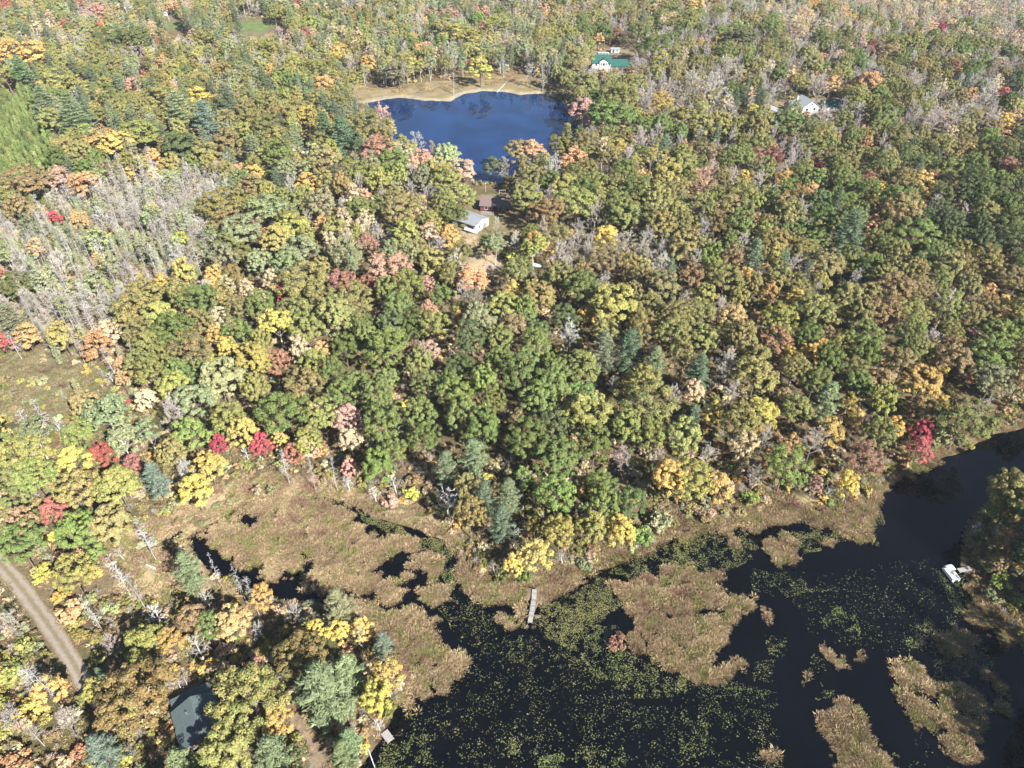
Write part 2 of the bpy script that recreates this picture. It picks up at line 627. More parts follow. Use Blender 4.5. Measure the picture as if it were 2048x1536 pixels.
# ------------------------------------------------------------------ plants: a few grown individuals of each kind, then planted
class Leaves:
    def __init__(s):
        s.c, s.n, s.a, s.b, s.cl, s.up = [], [], [], [], [], []

    def add(s, c, n, a, b, cl, up=None):
        k = len(c)
        s.c.append(c)
        s.n.append(n)
        s.a.append(np.broadcast_to(a, k))
        s.b.append(np.broadcast_to(b, k))
        s.cl.append(np.broadcast_to(cl, k))
        s.up.append(np.full((k, 3), np.nan) if up is None else up)

    def arrays(s, g):
        c, n = np.concatenate(s.c), np.concatenate(s.n)
        a, b, cl, up = np.concatenate(s.a), np.concatenate(s.b), np.concatenate(s.cl), np.concatenate(s.up)
        n = n / (np.linalg.norm(n, axis=1)[:, None] + 1e-9)
        r = g.normal(size=n.shape)
        r = np.where(np.isnan(up), r, up)
        u = np.cross(n, r)
        u /= np.linalg.norm(u, axis=1)[:, None] + 1e-9
        v = np.cross(u, n)
        V = np.stack([c - v * b[:, None], c + u * a[:, None] * .5, c + v * b[:, None], c - u * a[:, None] * .5], 1)
        V[:, 1] += n * (a * .15)[:, None]
        V[:, 3] += n * (a * .15)[:, None]
        k = len(c)
        lf = np.repeat(g.random(k), 4)
        return V.reshape(-1, 3), np.arange(k * 4).reshape(-1, 4), np.repeat(cl, 4), lf


class Wood:
    def __init__(s):
        s.V, s.F, s.n = [], [], 0

    def tube(s, pts, radii, sides=5):
        V, F = tube_np(pts, radii, sides)
        s.V.append(np.array(V))
        s.F.append(np.array(F) + s.n)
        s.n += len(V)

    def arrays(s):
        return np.concatenate(s.V), np.concatenate(s.F)


def unit(g, k):
    d = g.normal(size=(k, 3))
    return d / np.linalg.norm(d, axis=1)[:, None]


def bend(g, a, b, k=3, amt=.08):
    a, b = np.asarray(a, float), np.asarray(b, float)
    L = np.linalg.norm(b - a)
    pts = [a + (b - a) * i / k for i in range(k + 1)]
    for i in range(1, k):
        pts[i] = pts[i] + g.normal(size=3) * L * amt * .6
    return pts


def grow_broad(g, w=10., h=14., base=.34, n=80, rc=(.8, 1.35), leaf=.42, per=58, flat=.72, egg=0.0, lobes=.28, open_=.0, bark='bark', tr=.19):
    """A broadleaf tree: trunk with limbs reaching out to sprays of leaves that fill an uneven dome."""
    W, L = Wood(), Leaves()
    zb = h * base
    rz, rx = (h - zb) / 2, w / 2
    zc = zb + rz
    axes = unit(g, 7)
    amp = g.uniform(.3, 1.0, 7)
    d = unit(g, n * 3)
    d = d[d[:, 2] > -.55][:n]
    lob = 1 + lobes * ((d @ axes.T > .62) * amp).sum(1) - lobes * .35
    r = np.where(g.random(len(d)) < .78, g.uniform(.78, 1.0, len(d)), g.uniform(.25, .75, len(d))) * np.clip(lob, .6, 1.25)
    prof = 1 - egg * np.clip(d[:, 2], -1, 1) * .5
    C = np.stack([d[:, 0] * rx * r * prof, d[:, 1] * rx * r * prof, zc + d[:, 2] * rz * r], 1)
    C[:, 2] = np.minimum(C[:, 2], h - .3)
    lean = g.normal(size=2) * .02 * h
    trunk = [np.array([0, 0, -.4]), np.array([lean[0] * .3, lean[1] * .3, zb * .6]), np.array([lean[0], lean[1], zb + rz * .5]), np.array([lean[0] * 1.4, lean[1] * 1.4, zb + rz * 1.35])]
    W.tube(trunk, [tr * 1.35, tr, tr * .7, tr * .25], 6)
    pick = g.choice(len(C), min(16, len(C)), replace=False)
    for i in pick:
        z0 = g.uniform(zb * .8, zb + rz * .6)
        W.tube(bend(g, (lean[0] * .7, lean[1] * .7, z0), C[i] * (1, 1, .97), 3), [tr * .38, tr * .3, tr * .2, tr * .08], 4)
    for c in C:
        if g.random() < open_:
            continue
        R_ = g.uniform(*rc)
        k = int(per * (R_ / np.mean(rc)) ** 1.6)
        dd = unit(g, k)
        dd[:, 2] = np.where(dd[:, 2] < -.35, -dd[:, 2], dd[:, 2])
        rr = np.where(g.random(k) < .75, g.uniform(.72, 1.08, k), g.uniform(.2, .8, k)) * R_
        pos = c + dd * rr[:, None] * (1, 1, flat)
        out = c - np.array([0, 0, zc - rz * .3])
        out = out / (np.linalg.norm(out) + 1e-6)
        nn = dd * .9 + out * .3 + np.array([0, 0, .35]) + g.normal(size=(k, 3)) * .38
        s = leaf * g.uniform(.65, 1.3, k)
        cl = np.clip(g.normal(.22, .3) + .38 * (c[2] - zb) / (2 * rz), 0, 1)
        L.add(pos, nn, s, s * .62, np.clip(cl + g.normal(size=k) * .12, 0, 1))
    return W, L, bark


def grow_pine(g, w=7., h=16., base=.22, plume=True):
    W, L = Wood(), Leaves()
    W.tube([(0, 0, -.4), (0, 0, h * .5), (g.normal() * .15, g.normal() * .15, h * .97)], [.24, .16, .03], 6)
    z = h * base
    ang = g.uniform(0, 6.28)
    while z < h * .97:
        t = (z - h * base) / (h * (1 - base))
        ln = w / 2 * (1 - t) ** .62 * min(1, .55 + t * 2.2) * (1 if plume else 1.05)
        nb = g.integers(4, 7)
        for k in range(nb):
            if t < .25 and g.random() < .3:
                continue
            a = ang + k * 6.283 / nb + g.normal() * .25
            l_ = ln * g.uniform(.62, 1.22) if plume else ln * g.uniform(.85, 1.1)
            up = (.12 + .5 * t) if plume else (-.15 + .45 * t)
            tip = np.array([math.cos(a) * l_, math.sin(a) * l_, z + l_ * up])
            st = np.array([0, 0, z])
            W.tube([st, (st + tip) / 2 - np.array([0, 0, .05 * l_]), tip], [.06, .04, .015], 3)
            m_ = max(int(l_ / .42), 2)
            clb = g.random()
            for q in range(m_):
                f = .25 + .75 * (q + .5) / m_
                c = st + (tip - st) * f + g.normal(size=3) * .12
                k2 = 15
                dd = unit(g, k2)
                sp = (.50 if plume else .36) * (1.05 - .45 * f) * (.8 + .4 * g.random())
                pos = c + dd * sp * np.array([1.25, 1.25, .36])
                nn = np.array([0, 0, 1.0]) + dd * .9 + g.normal(size=(k2, 3)) * .35
                outv = np.broadcast_to((tip - st), (k2, 3)) + g.normal(size=(k2, 3)) * l_ * .55
                s = g.uniform(.24, .42, k2)
                L.add(pos, nn, s * .42, s * .85, np.clip(clb * .7 + g.random(k2) * .3, 0, 1), outv)
        ang += .8
        z += h * .053 * g.uniform(.8, 1.2)
    c = np.array([0, 0, h * .95])
    dd = unit(g, 24)
    L.add(c + dd * (.3, .3, .6), dd + np.array([0, 0, .5]), .14, .3, .4)
    return W, L, 'bark'


def grow_bare(g, w=7., h=12., tr=.15, twigs=4, spread=1.0, fine=.031, thin=1.0, levels=4):
    """A leafless crown, branch by branch down to the twigs."""
    W, T = Wood(), Wood()
    top = np.array([g.normal() * .3, g.normal() * .3, h * .8])
    tp = bend(g, (0, 0, -.4), top, 4, .03)
    W.tube(tp, [tr * 1.2, tr, tr * .8, tr * .55, tr * .25], 5)

    def limb(a, d, ln, r, lev):
        d = d / np.linalg.norm(d)
        b = a + d * ln
        mid = (a + b) / 2 + g.normal(size=3) * ln * .07 + np.array([0, 0, -.03 * ln])
        if lev == 0:
            T.tube([a, b], [r, fine * .6], 3)
            return
        T.tube([a, mid, b], [r, r * .7, max(r * .4, fine * .6)], 3)
        for _ in range(twigs if lev > 1 else twigs + 1):
            f = g.uniform(.35, 1.0)
            st = a + (b - a) * f
            nd = d + g.normal(size=3) * .62 * spread + np.array([0, 0, .28])
            limb(st, nd, ln * g.uniform(.42, .62), max(r * .5, fine), lev - 1)

    nl = int(13 * thin)
    for i in range(nl):
        f = .32 + .68 * (i + .5) / nl
        k = min(int(f * 4), 3)
        st = tp[k] + (tp[k + 1] - tp[k]) * (f * 4 - k) if f < 1 else tp[-1]
        a = i * 2.4 + g.normal() * .3
        el = .35 + .9 * f
        d = np.array([math.cos(a) * math.cos(el), math.sin(a) * math.cos(el), math.sin(el)])
        limb(np.array(st), d, w * .5 * g.uniform(.7, 1.1) * (1.05 - .45 * f), tr * .42 * (1.1 - .6 * f), levels - 1)
    return W, T


def grow_dead(g, w=2.6, h=13., tr=.085, n=34, snag=.3):
    W, T = Wood(), Wood()
    W.tube(bend(g, (0, 0, -.4), (g.normal() * .45, g.normal() * .45, h), 4, .012), [tr * 1.3, tr, tr * .8, tr * .55, tr * .22], 5)
    for i in range(n):
        z = h * g.uniform(.25, .98)
        a = g.uniform(0, 6.28)
        ln = w / 2 * g.uniform(.35, 1.15) * (1.15 - .65 * z / h)
        up = g.uniform(-.15, .55)
        st = np.array([0, 0, z])
        tip = st + np.array([math.cos(a) * ln, math.sin(a) * ln, ln * up])
        T.tube([st, (st + tip) / 2 + g.normal(size=3) * .06, tip], [.032, .024, .014], 3)
        for _ in range(5):
            f = g.uniform(.4, 1)
            s2 = st + (tip - st) * f
            T.tube([s2, s2 + (tip - st) * .3 + g.normal(size=3) * ln * .26], [.018, .012], 3)
    return W, T


def grow_shrub(g, w=3., h=2.4, n=16, leaf=.30, per=42, stems=True):
    W, L = Wood(), Leaves()
    for i in range(n):
        a, r = g.uniform(0, 6.28), w / 2 * math.sqrt(g.random()) * .85
        c = np.array([math.cos(a) * r, math.sin(a) * r, h * g.uniform(.3, .85) * (1 - .35 * (2 * r / w) ** 2)])
        R_ = g.uniform(.35, .62)
        if stems:
            W.tube(bend(g, (c[0] * .3, c[1] * .3, -.2), c, 2, .1), [.035, .025, .012], 3)
        dd = unit(g, per)
        dd[:, 2] = np.abs(dd[:, 2]) * .9 - .2
        pos = c + dd * (R_ * g.uniform(.5, 1.1, per))[:, None]
        nn = dd + np.array([0, 0, .4]) + g.normal(size=(per, 3)) * .6
        s = leaf * g.uniform(.6, 1.3, per)
        L.add(pos, nn, s, s * .6, np.clip(g.random() + g.normal(size=per) * .15, 0, 1))
    return W, L, 'bark'


def grow_tuft(g, w=1.0, h=.9, n=46, wide=.075):
    """A tussock of sedge: blades fanning out and drooping."""
    L = Leaves()
    a = g.uniform(0, 6.28, n)
    r = w * .42 * np.sqrt(g.random(n))
    ln = h * g.uniform(.55, 1.15, n)
    lean = g.uniform(.1, .95, n)
    out = np.stack([np.cos(a), np.sin(a), np.zeros(n)], 1)
    base = out * r[:, None]
    dirv = out * lean[:, None] + np.array([0, 0, 1.0])
    dirv /= np.linalg.norm(dirv, axis=1)[:, None]
    c = base + dirv * (ln * .5)[:, None]
    side = np.cross(dirv, g.normal(size=(n, 3)))
    L.add(c, side, wide * g.uniform(.7, 1.5, n), ln * .5, g.random(n), dirv)
    return None, L, None


PROTO = {}          # kind -> list of dicts {trunk mesh, crown mesh, joined mesh, w, h}


def store(kind, W, L_or_T, bark, w, h, leafmat, crown_name='crown'):
    i = len(PROTO.setdefault(kind, []))
    d = {'w': w, 'h': h}
    parts = []
    if W is not None and W.n:
        V, F = W.arrays()
        d['trunk'] = np_mesh(kind + '_trunk', V, quads=F, mats=[M[bark]], smooth=True)
        parts.append((V, F, np.zeros(len(V)), np.zeros(len(V)), 0))
    g = np.random.default_rng(900 + i)
    if isinstance(L_or_T, Leaves):
        V, F, cl, lf = L_or_T.arrays(g)
    else:
        V, F = L_or_T.arrays()
        cl, lf = vnoise(V[:, :2], .8, i), vnoise(V[:, :2] + V[:, 2:] * .7, .35, i + 3)
    d['crown'] = np_mesh(kind + '_crown', V, quads=F, mats=[M[leafmat]], attrs={'cl': ('FLOAT', 'POINT', cl), 'lf': ('FLOAT', 'POINT', lf)})
    parts.append((V, F, cl, lf, 1))
    off, VV, FF, CL, LF, MI = 0, [], [], [], [], []
    for V, F, cl, lf, mi in parts:
        VV.append(V)
        FF.append(F + off)
        CL.append(cl)
        LF.append(lf)
        MI.append(np.full(len(F), mi))
        off += len(V)
    d['joined'] = np_mesh(kind + '_whole', np.concatenate(VV), quads=np.concatenate(FF), mats=[M[bark or 'bark'], M[leafmat]], mat_idx=np.concatenate(MI),
                          attrs={'cl': ('FLOAT', 'POINT', np.concatenate(CL)), 'lf': ('FLOAT', 'POINT', np.concatenate(LF))})
    PROTO[kind].append(d)


G_ = lambda s: np.random.default_rng(s)
for i in range(8):
    g = G_(100 + i)
    w, h = 10., 14.
    store('oak_tree', *grow_broad(g, w, h, base=g.uniform(.28, .42), n=int(g.uniform(105, 135)), rc=(.5, g.uniform(.95, 1.2)), leaf=g.uniform(.25, .35), per=int(g.uniform(66, 88)), lobes=g.uniform(.2, .5), open_=(0, .05, .2)[i % 3]), w, h, 'leaf')
for i in range(6):
    g = G_(200 + i)
    w, h = 6.5, 11.
    store('maple_tree', *grow_broad(g, w, h, base=g.uniform(.2, .32), n=70, rc=(.42, .85), leaf=.27, per=66, egg=g.uniform(.3, .75), lobes=.22, tr=.13), w, h, 'leaf')
for i in range(5):
    g = G_(300 + i)
    w, h = 5.2, 13.
    store('birch_tree', *grow_broad(g, w, h, base=g.uniform(.3, .42), n=52, rc=(.45, .85), leaf=.28, per=44, egg=.3, lobes=.4, open_=.15, bark='bark_pale', tr=.12), w, h, 'leaf')
for i in range(5):
    store('pine_tree', *grow_pine(G_(400 + i), 7., 16., base=.2), 7., 16., 'needle')
for i in range(3):
    store('spruce_tree', *grow_pine(G_(450 + i), 3.2, 9., base=.06, plume=False), 3.2, 9., 'needle')
for i in range(5):
    g = G_(500 + i)
    W, T = grow_bare(g, 7., 12., spread=g.uniform(.85, 1.15))
    store('bare_tree', W, T, 'bark', 7., 12., 'twig', 'branches')
for i in range(5):
    W, T = grow_dead(G_(600 + i), 2.8, 13., n=46 + 8 * i)
    store('dead_tree', W, T, 'bark_dead', 2.8, 13., 'twig', 'branches')
for i in range(3):
    W, T = grow_bare(G_(650 + i), 6., 9., tr=.17, twigs=3, spread=1.25, fine=.032, thin=.85, levels=3)
    store('bleached_tree', W, T, 'bark_white', 6., 9., 'twig', 'branches')
for i in range(5):
    store('shrub', *grow_shrub(G_(700 + i)), 3., 2.4, 'leaf')
for i in range(3):
    g = G_(750 + i)
    W, T = grow_bare(g, 2.6, 2.8, tr=.04, twigs=4, spread=1.2, fine=.014, thin=1.0, levels=3)
    store('bare_shrub', W, T, 'bark', 2.6, 2.8, 'twig', 'branches')
for i in range(4):
    store('tuft', *grow_tuft(G_(800 + i)), 1., .9, 'blade')

# colours of the foliage, leaf by leaf: (main, second)
TINT = {
    'G': ((.122, .168, .054), (.165, .188, .058)), 'DG': ((.088, .115, .048), (.112, .130, .052)), 'LG': ((.165, .222, .066), (.210, .238, .072)),
    'OL': ((.185, .200, .070), (.248, .218, .077)), 'YO': ((.240, .242, .076), (.310, .265, .082)), 'PG': ((.205, .235, .120), (.260, .265, .135)),
    'Y': ((.49, .395, .10), (.54, .40, .11)), 'GO': ((.45, .325, .105), (.49, .32, .11)), 'LY': ((.37, .385, .09), (.42, .37, .10)),
    'OR': ((.44, .255, .120), (.47, .31, .155)), 'RU': ((.240, .168, .088), (.240, .190, .086)), 'RO': ((.195, .190, .076), (.270, .200, .084)),
    'RE': ((.36, .110, .095), (.35, .135, .10)), 'CR': ((.34, .060, .080), (.38, .09, .10)), 'BR': ((.27, .125, .092), (.26, .150, .098)),
    'PK': ((.46, .265, .195), (.48, .30, .21)), 'TN': ((.42, .345, .215), (.45, .34, .21)), 'BG': ((.110, .155, .110), (.145, .18, .130)),
    'PN': ((.080, .118, .068), (.105, .136, .076)), 'PL': ((.142, .182, .088), (.175, .200, .098)),
    'W': ((.36, .345, .315), (.43, .41, .37)), 'GR': ((.34, .310, .270), (.40, .365, .315)), 'PU': ((.33, .298, .268), (.39, .350, .312)), 'WH': ((.46, .45, .43), (.54, .53, .505)),
    'SG': ((.30, .225, .115), (.235, .165, .085)),
}
WORD = {'G': 'green', 'DG': 'dark green', 'LG': 'light green', 'OL': 'olive green', 'YO': 'yellow-green', 'PG': 'pale green', 'Y': 'bright yellow', 'GO': 'golden', 'LY': 'lime yellow',
        'OR': 'orange', 'RU': 'rust-brown', 'RO': 'olive and rust', 'RE': 'red', 'CR': 'crimson', 'BR': 'wine-red', 'PK': 'salmon pink', 'TN': 'tan', 'BG': 'blue-green', 'PN': 'deep green',
        'PL': 'grey-green', 'W': 'pale grey', 'GR': 'grey', 'PU': 'purple-grey', 'WH': 'bleached white', 'SG': 'straw'}


def tint(code, g, j=.13):
    a, b = TINT[code]
    k = 1 + g.normal() * j
    hue = 1 + g.normal(size=3) * (.02 if code in ('W', 'GR', 'PU', 'WH') else .055)
    f = lambda c: tuple(float(min(max(x * k * q, .004), .85)) for x, q in zip(c, hue))
    return f(a), f(b)


# ------------------------------------------------------------------ the stands: what grows where (survey outlines of the crowns)
# name, outline, mix {(kind, colour): weight}, closeness, shrubs per 100 m2, words for the label
oak, map_, bir, pin, spr, bar, ded, shr = 'oak_tree', 'maple_tree', 'birch_tree', 'pine_tree', 'spruce_tree', 'bare_tree', 'dead_tree', 'shrub'
STANDS = [
    ('conifers', [(-200, 185), (75, 185), (103, 250), (112, 360), (60, 398), (-200, 405)], {(spr, 'LG'): 9, (spr, 'G'): 3, (shr, 'YO'): 1}, .62, 'in the young conifer stand'),
    ('deadwood', [(-200, 440), (60, 432), (190, 352), (460, 335), (490, 430), (430, 500), (400, 545), (330, 565), (240, 640), (212, 715), (120, 700), (-200, 695)],
     {(ded, 'W'): 9, (ded, 'GR'): 8, (bar, 'GR'): 2.2, (bir, 'PG'): 1.2, (shr, 'YO'): 2, (shr, 'SG'): 1.5, (map_, 'OR'): .25, (spr, 'PG'): 1.2}, .74, 'in the grey dead stand'),
    ('meadow', [(-200, 690), (60, 722), (130, 715), (225, 700), (243, 790), (200, 830), (120, 860), (40, 860), (-200, 815)], {(shr, 'SG'): 2, (shr, 'PG'): 2}, 2.6, 'in the dry meadow'),
    ('saplings', [(1480, -90), (2600, -90), (2600, 78), (2048, 82), (1750, 66), (1560, 58)], {(bar, 'PU'): 4, (bir, 'TN'): 4, (bar, 'GR'): 3, (bir, 'PG'): 2, (bir, 'GO'): .5, (oak, 'OL'): .3}, .62, 'in the pale sapling thicket'),
    ('lawnwood', [(-300, -100), (720, -100), (720, 120), (560, 140), (-300, 120)], {(oak, 'OL'): 2.6, (oak, 'YO'): 1.4, (bir, 'YO'): 2.6, (bar, 'PU'): 2.6, (pin, 'PL'): 2.6, (map_, 'GO'): .6, (map_, 'OR'): .4, (oak, 'PG'): 2.4, (bir, 'TN'): 2.2, (map_, 'RE'): .12}, .80, 'in the wood round the lawn'),
    ('ridgewood', [(560, -100), (1160, -100), (1160, 150), (1080, 168), (800, 165), (690, 165), (600, 130)], {(bir, 'PG'): 3.6, (oak, 'OL'): 2.8, (bir, 'YO'): 2.6, (bir, 'TN'): 1.5, (oak, 'PG'): 1.5, (bar, 'GR'): 3.2, (pin, 'PL'): 1.2, (oak, 'G'): 1, (map_, 'GO'): .4, (map_, 'PK'): .3}, .80, 'in the wood beyond the pond'),
    ('houserow', [(1100, 60), (1480, 40), (1480, 330), (1350, 330), (1150, 330), (1160, 150)], {(oak, 'OL'): 3, (oak, 'G'): 2, (bar, 'PU'): 5.0, (oak, 'RO'): 1.5, (map_, 'PK'): .3, (map_, 'OR'): .25, (bir, 'TN'): .8, (bir, 'YO'): 1, (pin, 'PN'): .4, (shr, 'TN'): .5}, .82, 'around the green roofed house'),
    ('farwood', [(1100, -100), (1560, -100), (1560, 60), (1480, 60), (1100, 70)], {(oak, 'OL'): 4, (oak, 'G'): 2.2, (oak, 'RO'): 1.5, (bar, 'PU'): 4.0, (bir, 'TN'): 1.4, (bir, 'PG'): 1, (map_, 'OR'): .25, (map_, 'GO'): .3}, .80, 'in the wood behind the houses'),
    ('greyhouse', [(1480, 58), (2700, 70), (2700, 300), (2048, 290), (1860, 280), (1700, 330), (1480, 330)], {(oak, 'OL'): 4, (oak, 'G'): 2, (oak, 'RO'): 1.6, (bar, 'PU'): 6.5, (bir, 'TN'): .7, (map_, 'OR'): .35, (map_, 'BR'): .3, (map_, 'PK'): .3, (map_, 'GO'): .4, (pin, 'PN'): .2}, .80, 'near the grey roofed house'),
    ('darkwood', [(1700, 290), (2700, 260), (2700, 570), (2048, 560), (1900, 540), (1640, 470), (1600, 380)], {(oak, 'G'): 4, (oak, 'DG'): 1.6, (oak, 'OL'): 3, (oak, 'RO'): 1.5, (bar, 'PU'): .7, (map_, 'BR'): .2, (map_, 'GO'): .25, (pin, 'PN'): .3}, .84, 'in the dark green wood'),
    ('westwood', [(-300, 110), (560, 130), (720, 170), (760, 230), (740, 310), (640, 330), (480, 350), (200, 350), (60, 430), (-300, 440)],
     {(oak, 'OL'): 3.2, (bir, 'YO'): 2.4, (oak, 'YO'): 2, (pin, 'PL'): 1.6, (pin, 'PN'): .8, (oak, 'G'): 1.2, (oak, 'RO'): .8, (map_, 'GO'): .6, (map_, 'OR'): .3, (bar, 'GR'): .5, (bir, 'PG'): 1}, .80, 'in the wood west of pond'),
    ('pondside', [(640, 300), (740, 230), (800, 290), (900, 330), (950, 380), (930, 470), (900, 560), (760, 560), (640, 520), (560, 430), (580, 340)],
     {(oak, 'OL'): 3, (oak, 'YO'): 1.6, (oak, 'PG'): 1.6, (bar, 'GR'): 2.6, (oak, 'RO'): .8, (bir, 'TN'): .8, (pin, 'PN'): .5, (map_, 'PK'): .3, (bir, 'YO'): 1, (bir, 'PG'): .6}, .82, 'left of the white barn'),
    ('barnwood', [(900, 330), (1150, 300), (1380, 320), (1380, 420), (1300, 560), (1060, 600), (900, 600), (900, 470)],
     {(oak, 'OL'): 3, (oak, 'G'): 1.4, (oak, 'RO'): 1.4, (bar, 'GR'): 2.6, (bir, 'YO'): 1.3, (map_, 'GO'): .5, (map_, 'OR'): .3, (shr, 'YO'): .6, (oak, 'YO'): 1}, .84, 'right of the brown cabin'),
    ('slopewood', [(1300, 330), (1700, 320), (1640, 470), (1640, 560), (1300, 560)], {(oak, 'OL'): 3.4, (oak, 'G'): 2.6, (oak, 'RO'): 2, (bar, 'PU'): 2.6, (map_, 'GO'): .4, (map_, 'OR'): .25, (bir, 'YO'): .4, (pin, 'PN'): .3}, .82, 'below the grey roofed house'),
    ('westfoot', [(480, 340), (620, 330), (640, 520), (760, 560), (700, 600), (660, 700), (690, 900), (560, 900), (400, 860), (240, 840), (230, 650), (330, 560), (430, 500)],
     {(oak, 'OL'): 3.4, (oak, 'YO'): 2, (oak, 'G'): 1.6, (oak, 'RO'): 1.2, (oak, 'PG'): 1, (bar, 'GR'): .6, (map_, 'GO'): .5, (map_, 'BR'): .25, (map_, 'TN'): .4}, .84, 'right of the dry meadow'),
    ('point', [(640, 600), (760, 560), (900, 600), (1060, 600), (1250, 600), (1260, 760), (1270, 900), (1240, 1010), (1100, 1060), (960, 1060), (760, 970), (690, 900), (640, 760)],
     {(oak, 'G'): 10, (oak, 'LG'): 1.2, (oak, 'OL'): .9, (oak, 'DG'): 1.6, (oak, 'RO'): .15, (oak, 'PG'): .4}, .84, 'in the wood on the point'),
    ('eastwood', [(1250, 560), (1640, 540), (1900, 540), (2700, 560), (2700, 830), (2048, 820), (1960, 850), (1800, 930), (1700, 900), (1560, 880), (1400, 870), (1270, 880)],
     {(oak, 'OL'): 4.2, (oak, 'RO'): 2.6, (oak, 'G'): 1.5, (oak, 'YO'): 1, (oak, 'RU'): .6, (bar, 'GR'): .4, (pin, 'PN'): .3, (map_, 'GO'): .25}, .84, 'in the olive east wood'),
    ('shorewood', [(1240, 880), (1400, 860), (1560, 880), (1700, 900), (1800, 930), (1960, 860), (1980, 890), (1760, 985), (1560, 1020), (1400, 1045), (1260, 1090), (1180, 1120), (1100, 1080)],
     {(oak, 'YO'): 1.5, (bar, 'PU'): 1.5, (oak, 'OL'): 1.5, (shr, 'TN'): 2, (map_, 'GO'): .5, (shr, 'YO'): 1.4, (map_, 'OR'): .25}, .88, 'on the shore beside the point'),
    ('eastshore', [(1960, 700), (2048, 640), (2200, 640), (2300, 800), (2048, 870), (1930, 900)], {(shr, 'PG'): 3, (shr, 'TN'): 3, (bar, 'GR'): 1.2, (oak, 'OL'): .6}, 1.0, 'on the brushy east shore'),
    ('westlow', [(-300, 800), (40, 850), (200, 830), (300, 850), (420, 870), (560, 900), (500, 960), (400, 990), (330, 1050), (220, 1120), (170, 1200), (100, 1200), (0, 1120), (-300, 1120)],
     {(oak, 'OL'): 2.4, (oak, 'G'): 1.8, (oak, 'PG'): 1.4, (bir, 'PG'): 1, (map_, 'GO'): .5, (oak, 'RO'): 1, (shr, 'TN'): .8, (bar, 'W'): .4}, .86, 'between meadow and gravel track'),
    ('marshrim', [(400, 985), (500, 940), (680, 900), (760, 970), (900, 1050), (960, 1100), (900, 1095), (760, 1030), (560, 995), (430, 1040), (330, 1060)], {(shr, 'SG'): 2, (shr, 'PG'): 1.8, (shr, 'RU'): .8, (ded, 'W'): .4}, 1.3, 'on the reed marsh rim'),
    ('drymarsh', [(190, 1100), (330, 1050), (370, 1090), (430, 1160), (560, 1195), (420, 1210), (240, 1230), (170, 1200)], {(shr, 'SG'): 1, (ded, 'W'): 1.2, (shr, 'OL'): .8}, 2.2, 'on the dry marsh by track'),
    ('trackside', [(-400, 1120), (0, 1150), (90, 1270), (160, 1370), (230, 1500), (200, 1700), (-400, 1700)], {(shr, 'YO'): 3, (bar, 'GR'): 2.2, (ded, 'W'): .8, (shr, 'GO'): 1.4, (shr, 'TN'): 1.4, (bir, 'YO'): .5, (map_, 'GO'): .3}, .92, 'left of the gravel track'),
    ('cabinwood', [(160, 1230), (420, 1200), (640, 1200), (800, 1280), (800, 1400), (740, 1500), (700, 1700), (200, 1700), (230, 1480), (165, 1350)],
     {(oak, 'OL'): 1.8, (oak, 'RO'): 1.0, (pin, 'PL'): 1, (shr, 'YO'): 2.0, (shr, 'OL'): 1.0, (shr, 'OR'): .8, (bar, 'W'): .9, (map_, 'GO'): .6, (shr, 'TN'): 1}, .95, 'around the lakeside cabin'),
    ('eastbank', [(1930, 950), (2700, 800), (2900, 1400), (2800, 2200), (2160, 1800), (2200, 1500), (2048, 1290), (1935, 1150)], {(oak, 'G'): 2, (oak, 'RO'): 2, (oak, 'DG'): 2, (pin, 'PN'): 1.4, (map_, 'RU'): .8, (bar, 'PU'): .4}, .80, 'on the shaded east bank'),
    ('elsewhere', [(-9000, -900), (9000, -900), (9000, 9000), (-9000, 9000)], {(oak, 'OL'): 4, (oak, 'G'): 2, (oak, 'RO'): 1.5, (bar, 'PU'): .8, (map_, 'GO'): .4, (pin, 'PN'): .6, (bir, 'YO'): 1}, .82, 'in the outer wood'),
]
SIZE = {oak: lambda g: (lambda w: (w, .55 * w + g.uniform(6.5, 10.5)))(5.2 + 5.6 * g.random() ** 1.25), map_: lambda g: (lambda w: (w, w + g.uniform(3.5, 6)))(g.uniform(3.4, 6.2)),
        bir: lambda g: (g.uniform(3.8, 6.2), g.uniform(10, 14.5)), pin: lambda g: (g.uniform(5, 8), g.uniform(12.5, 18)), spr: lambda g: (g.uniform(2.2, 3.4), g.uniform(5, 9)),
        bar: lambda g: (g.uniform(4.5, 8), g.uniform(9, 14)), ded: lambda g: (g.uniform(2.2, 3.6), g.uniform(8, 14.5)), shr: lambda g: (lambda w: (w, w * g.uniform(.6, .95)))(g.uniform(1.6, 3.6)),
        'bleached_tree': lambda g: (g.uniform(4, 6.5), g.uniform(6, 10)), 'bare_shrub': lambda g: (2.6, 2.6)}

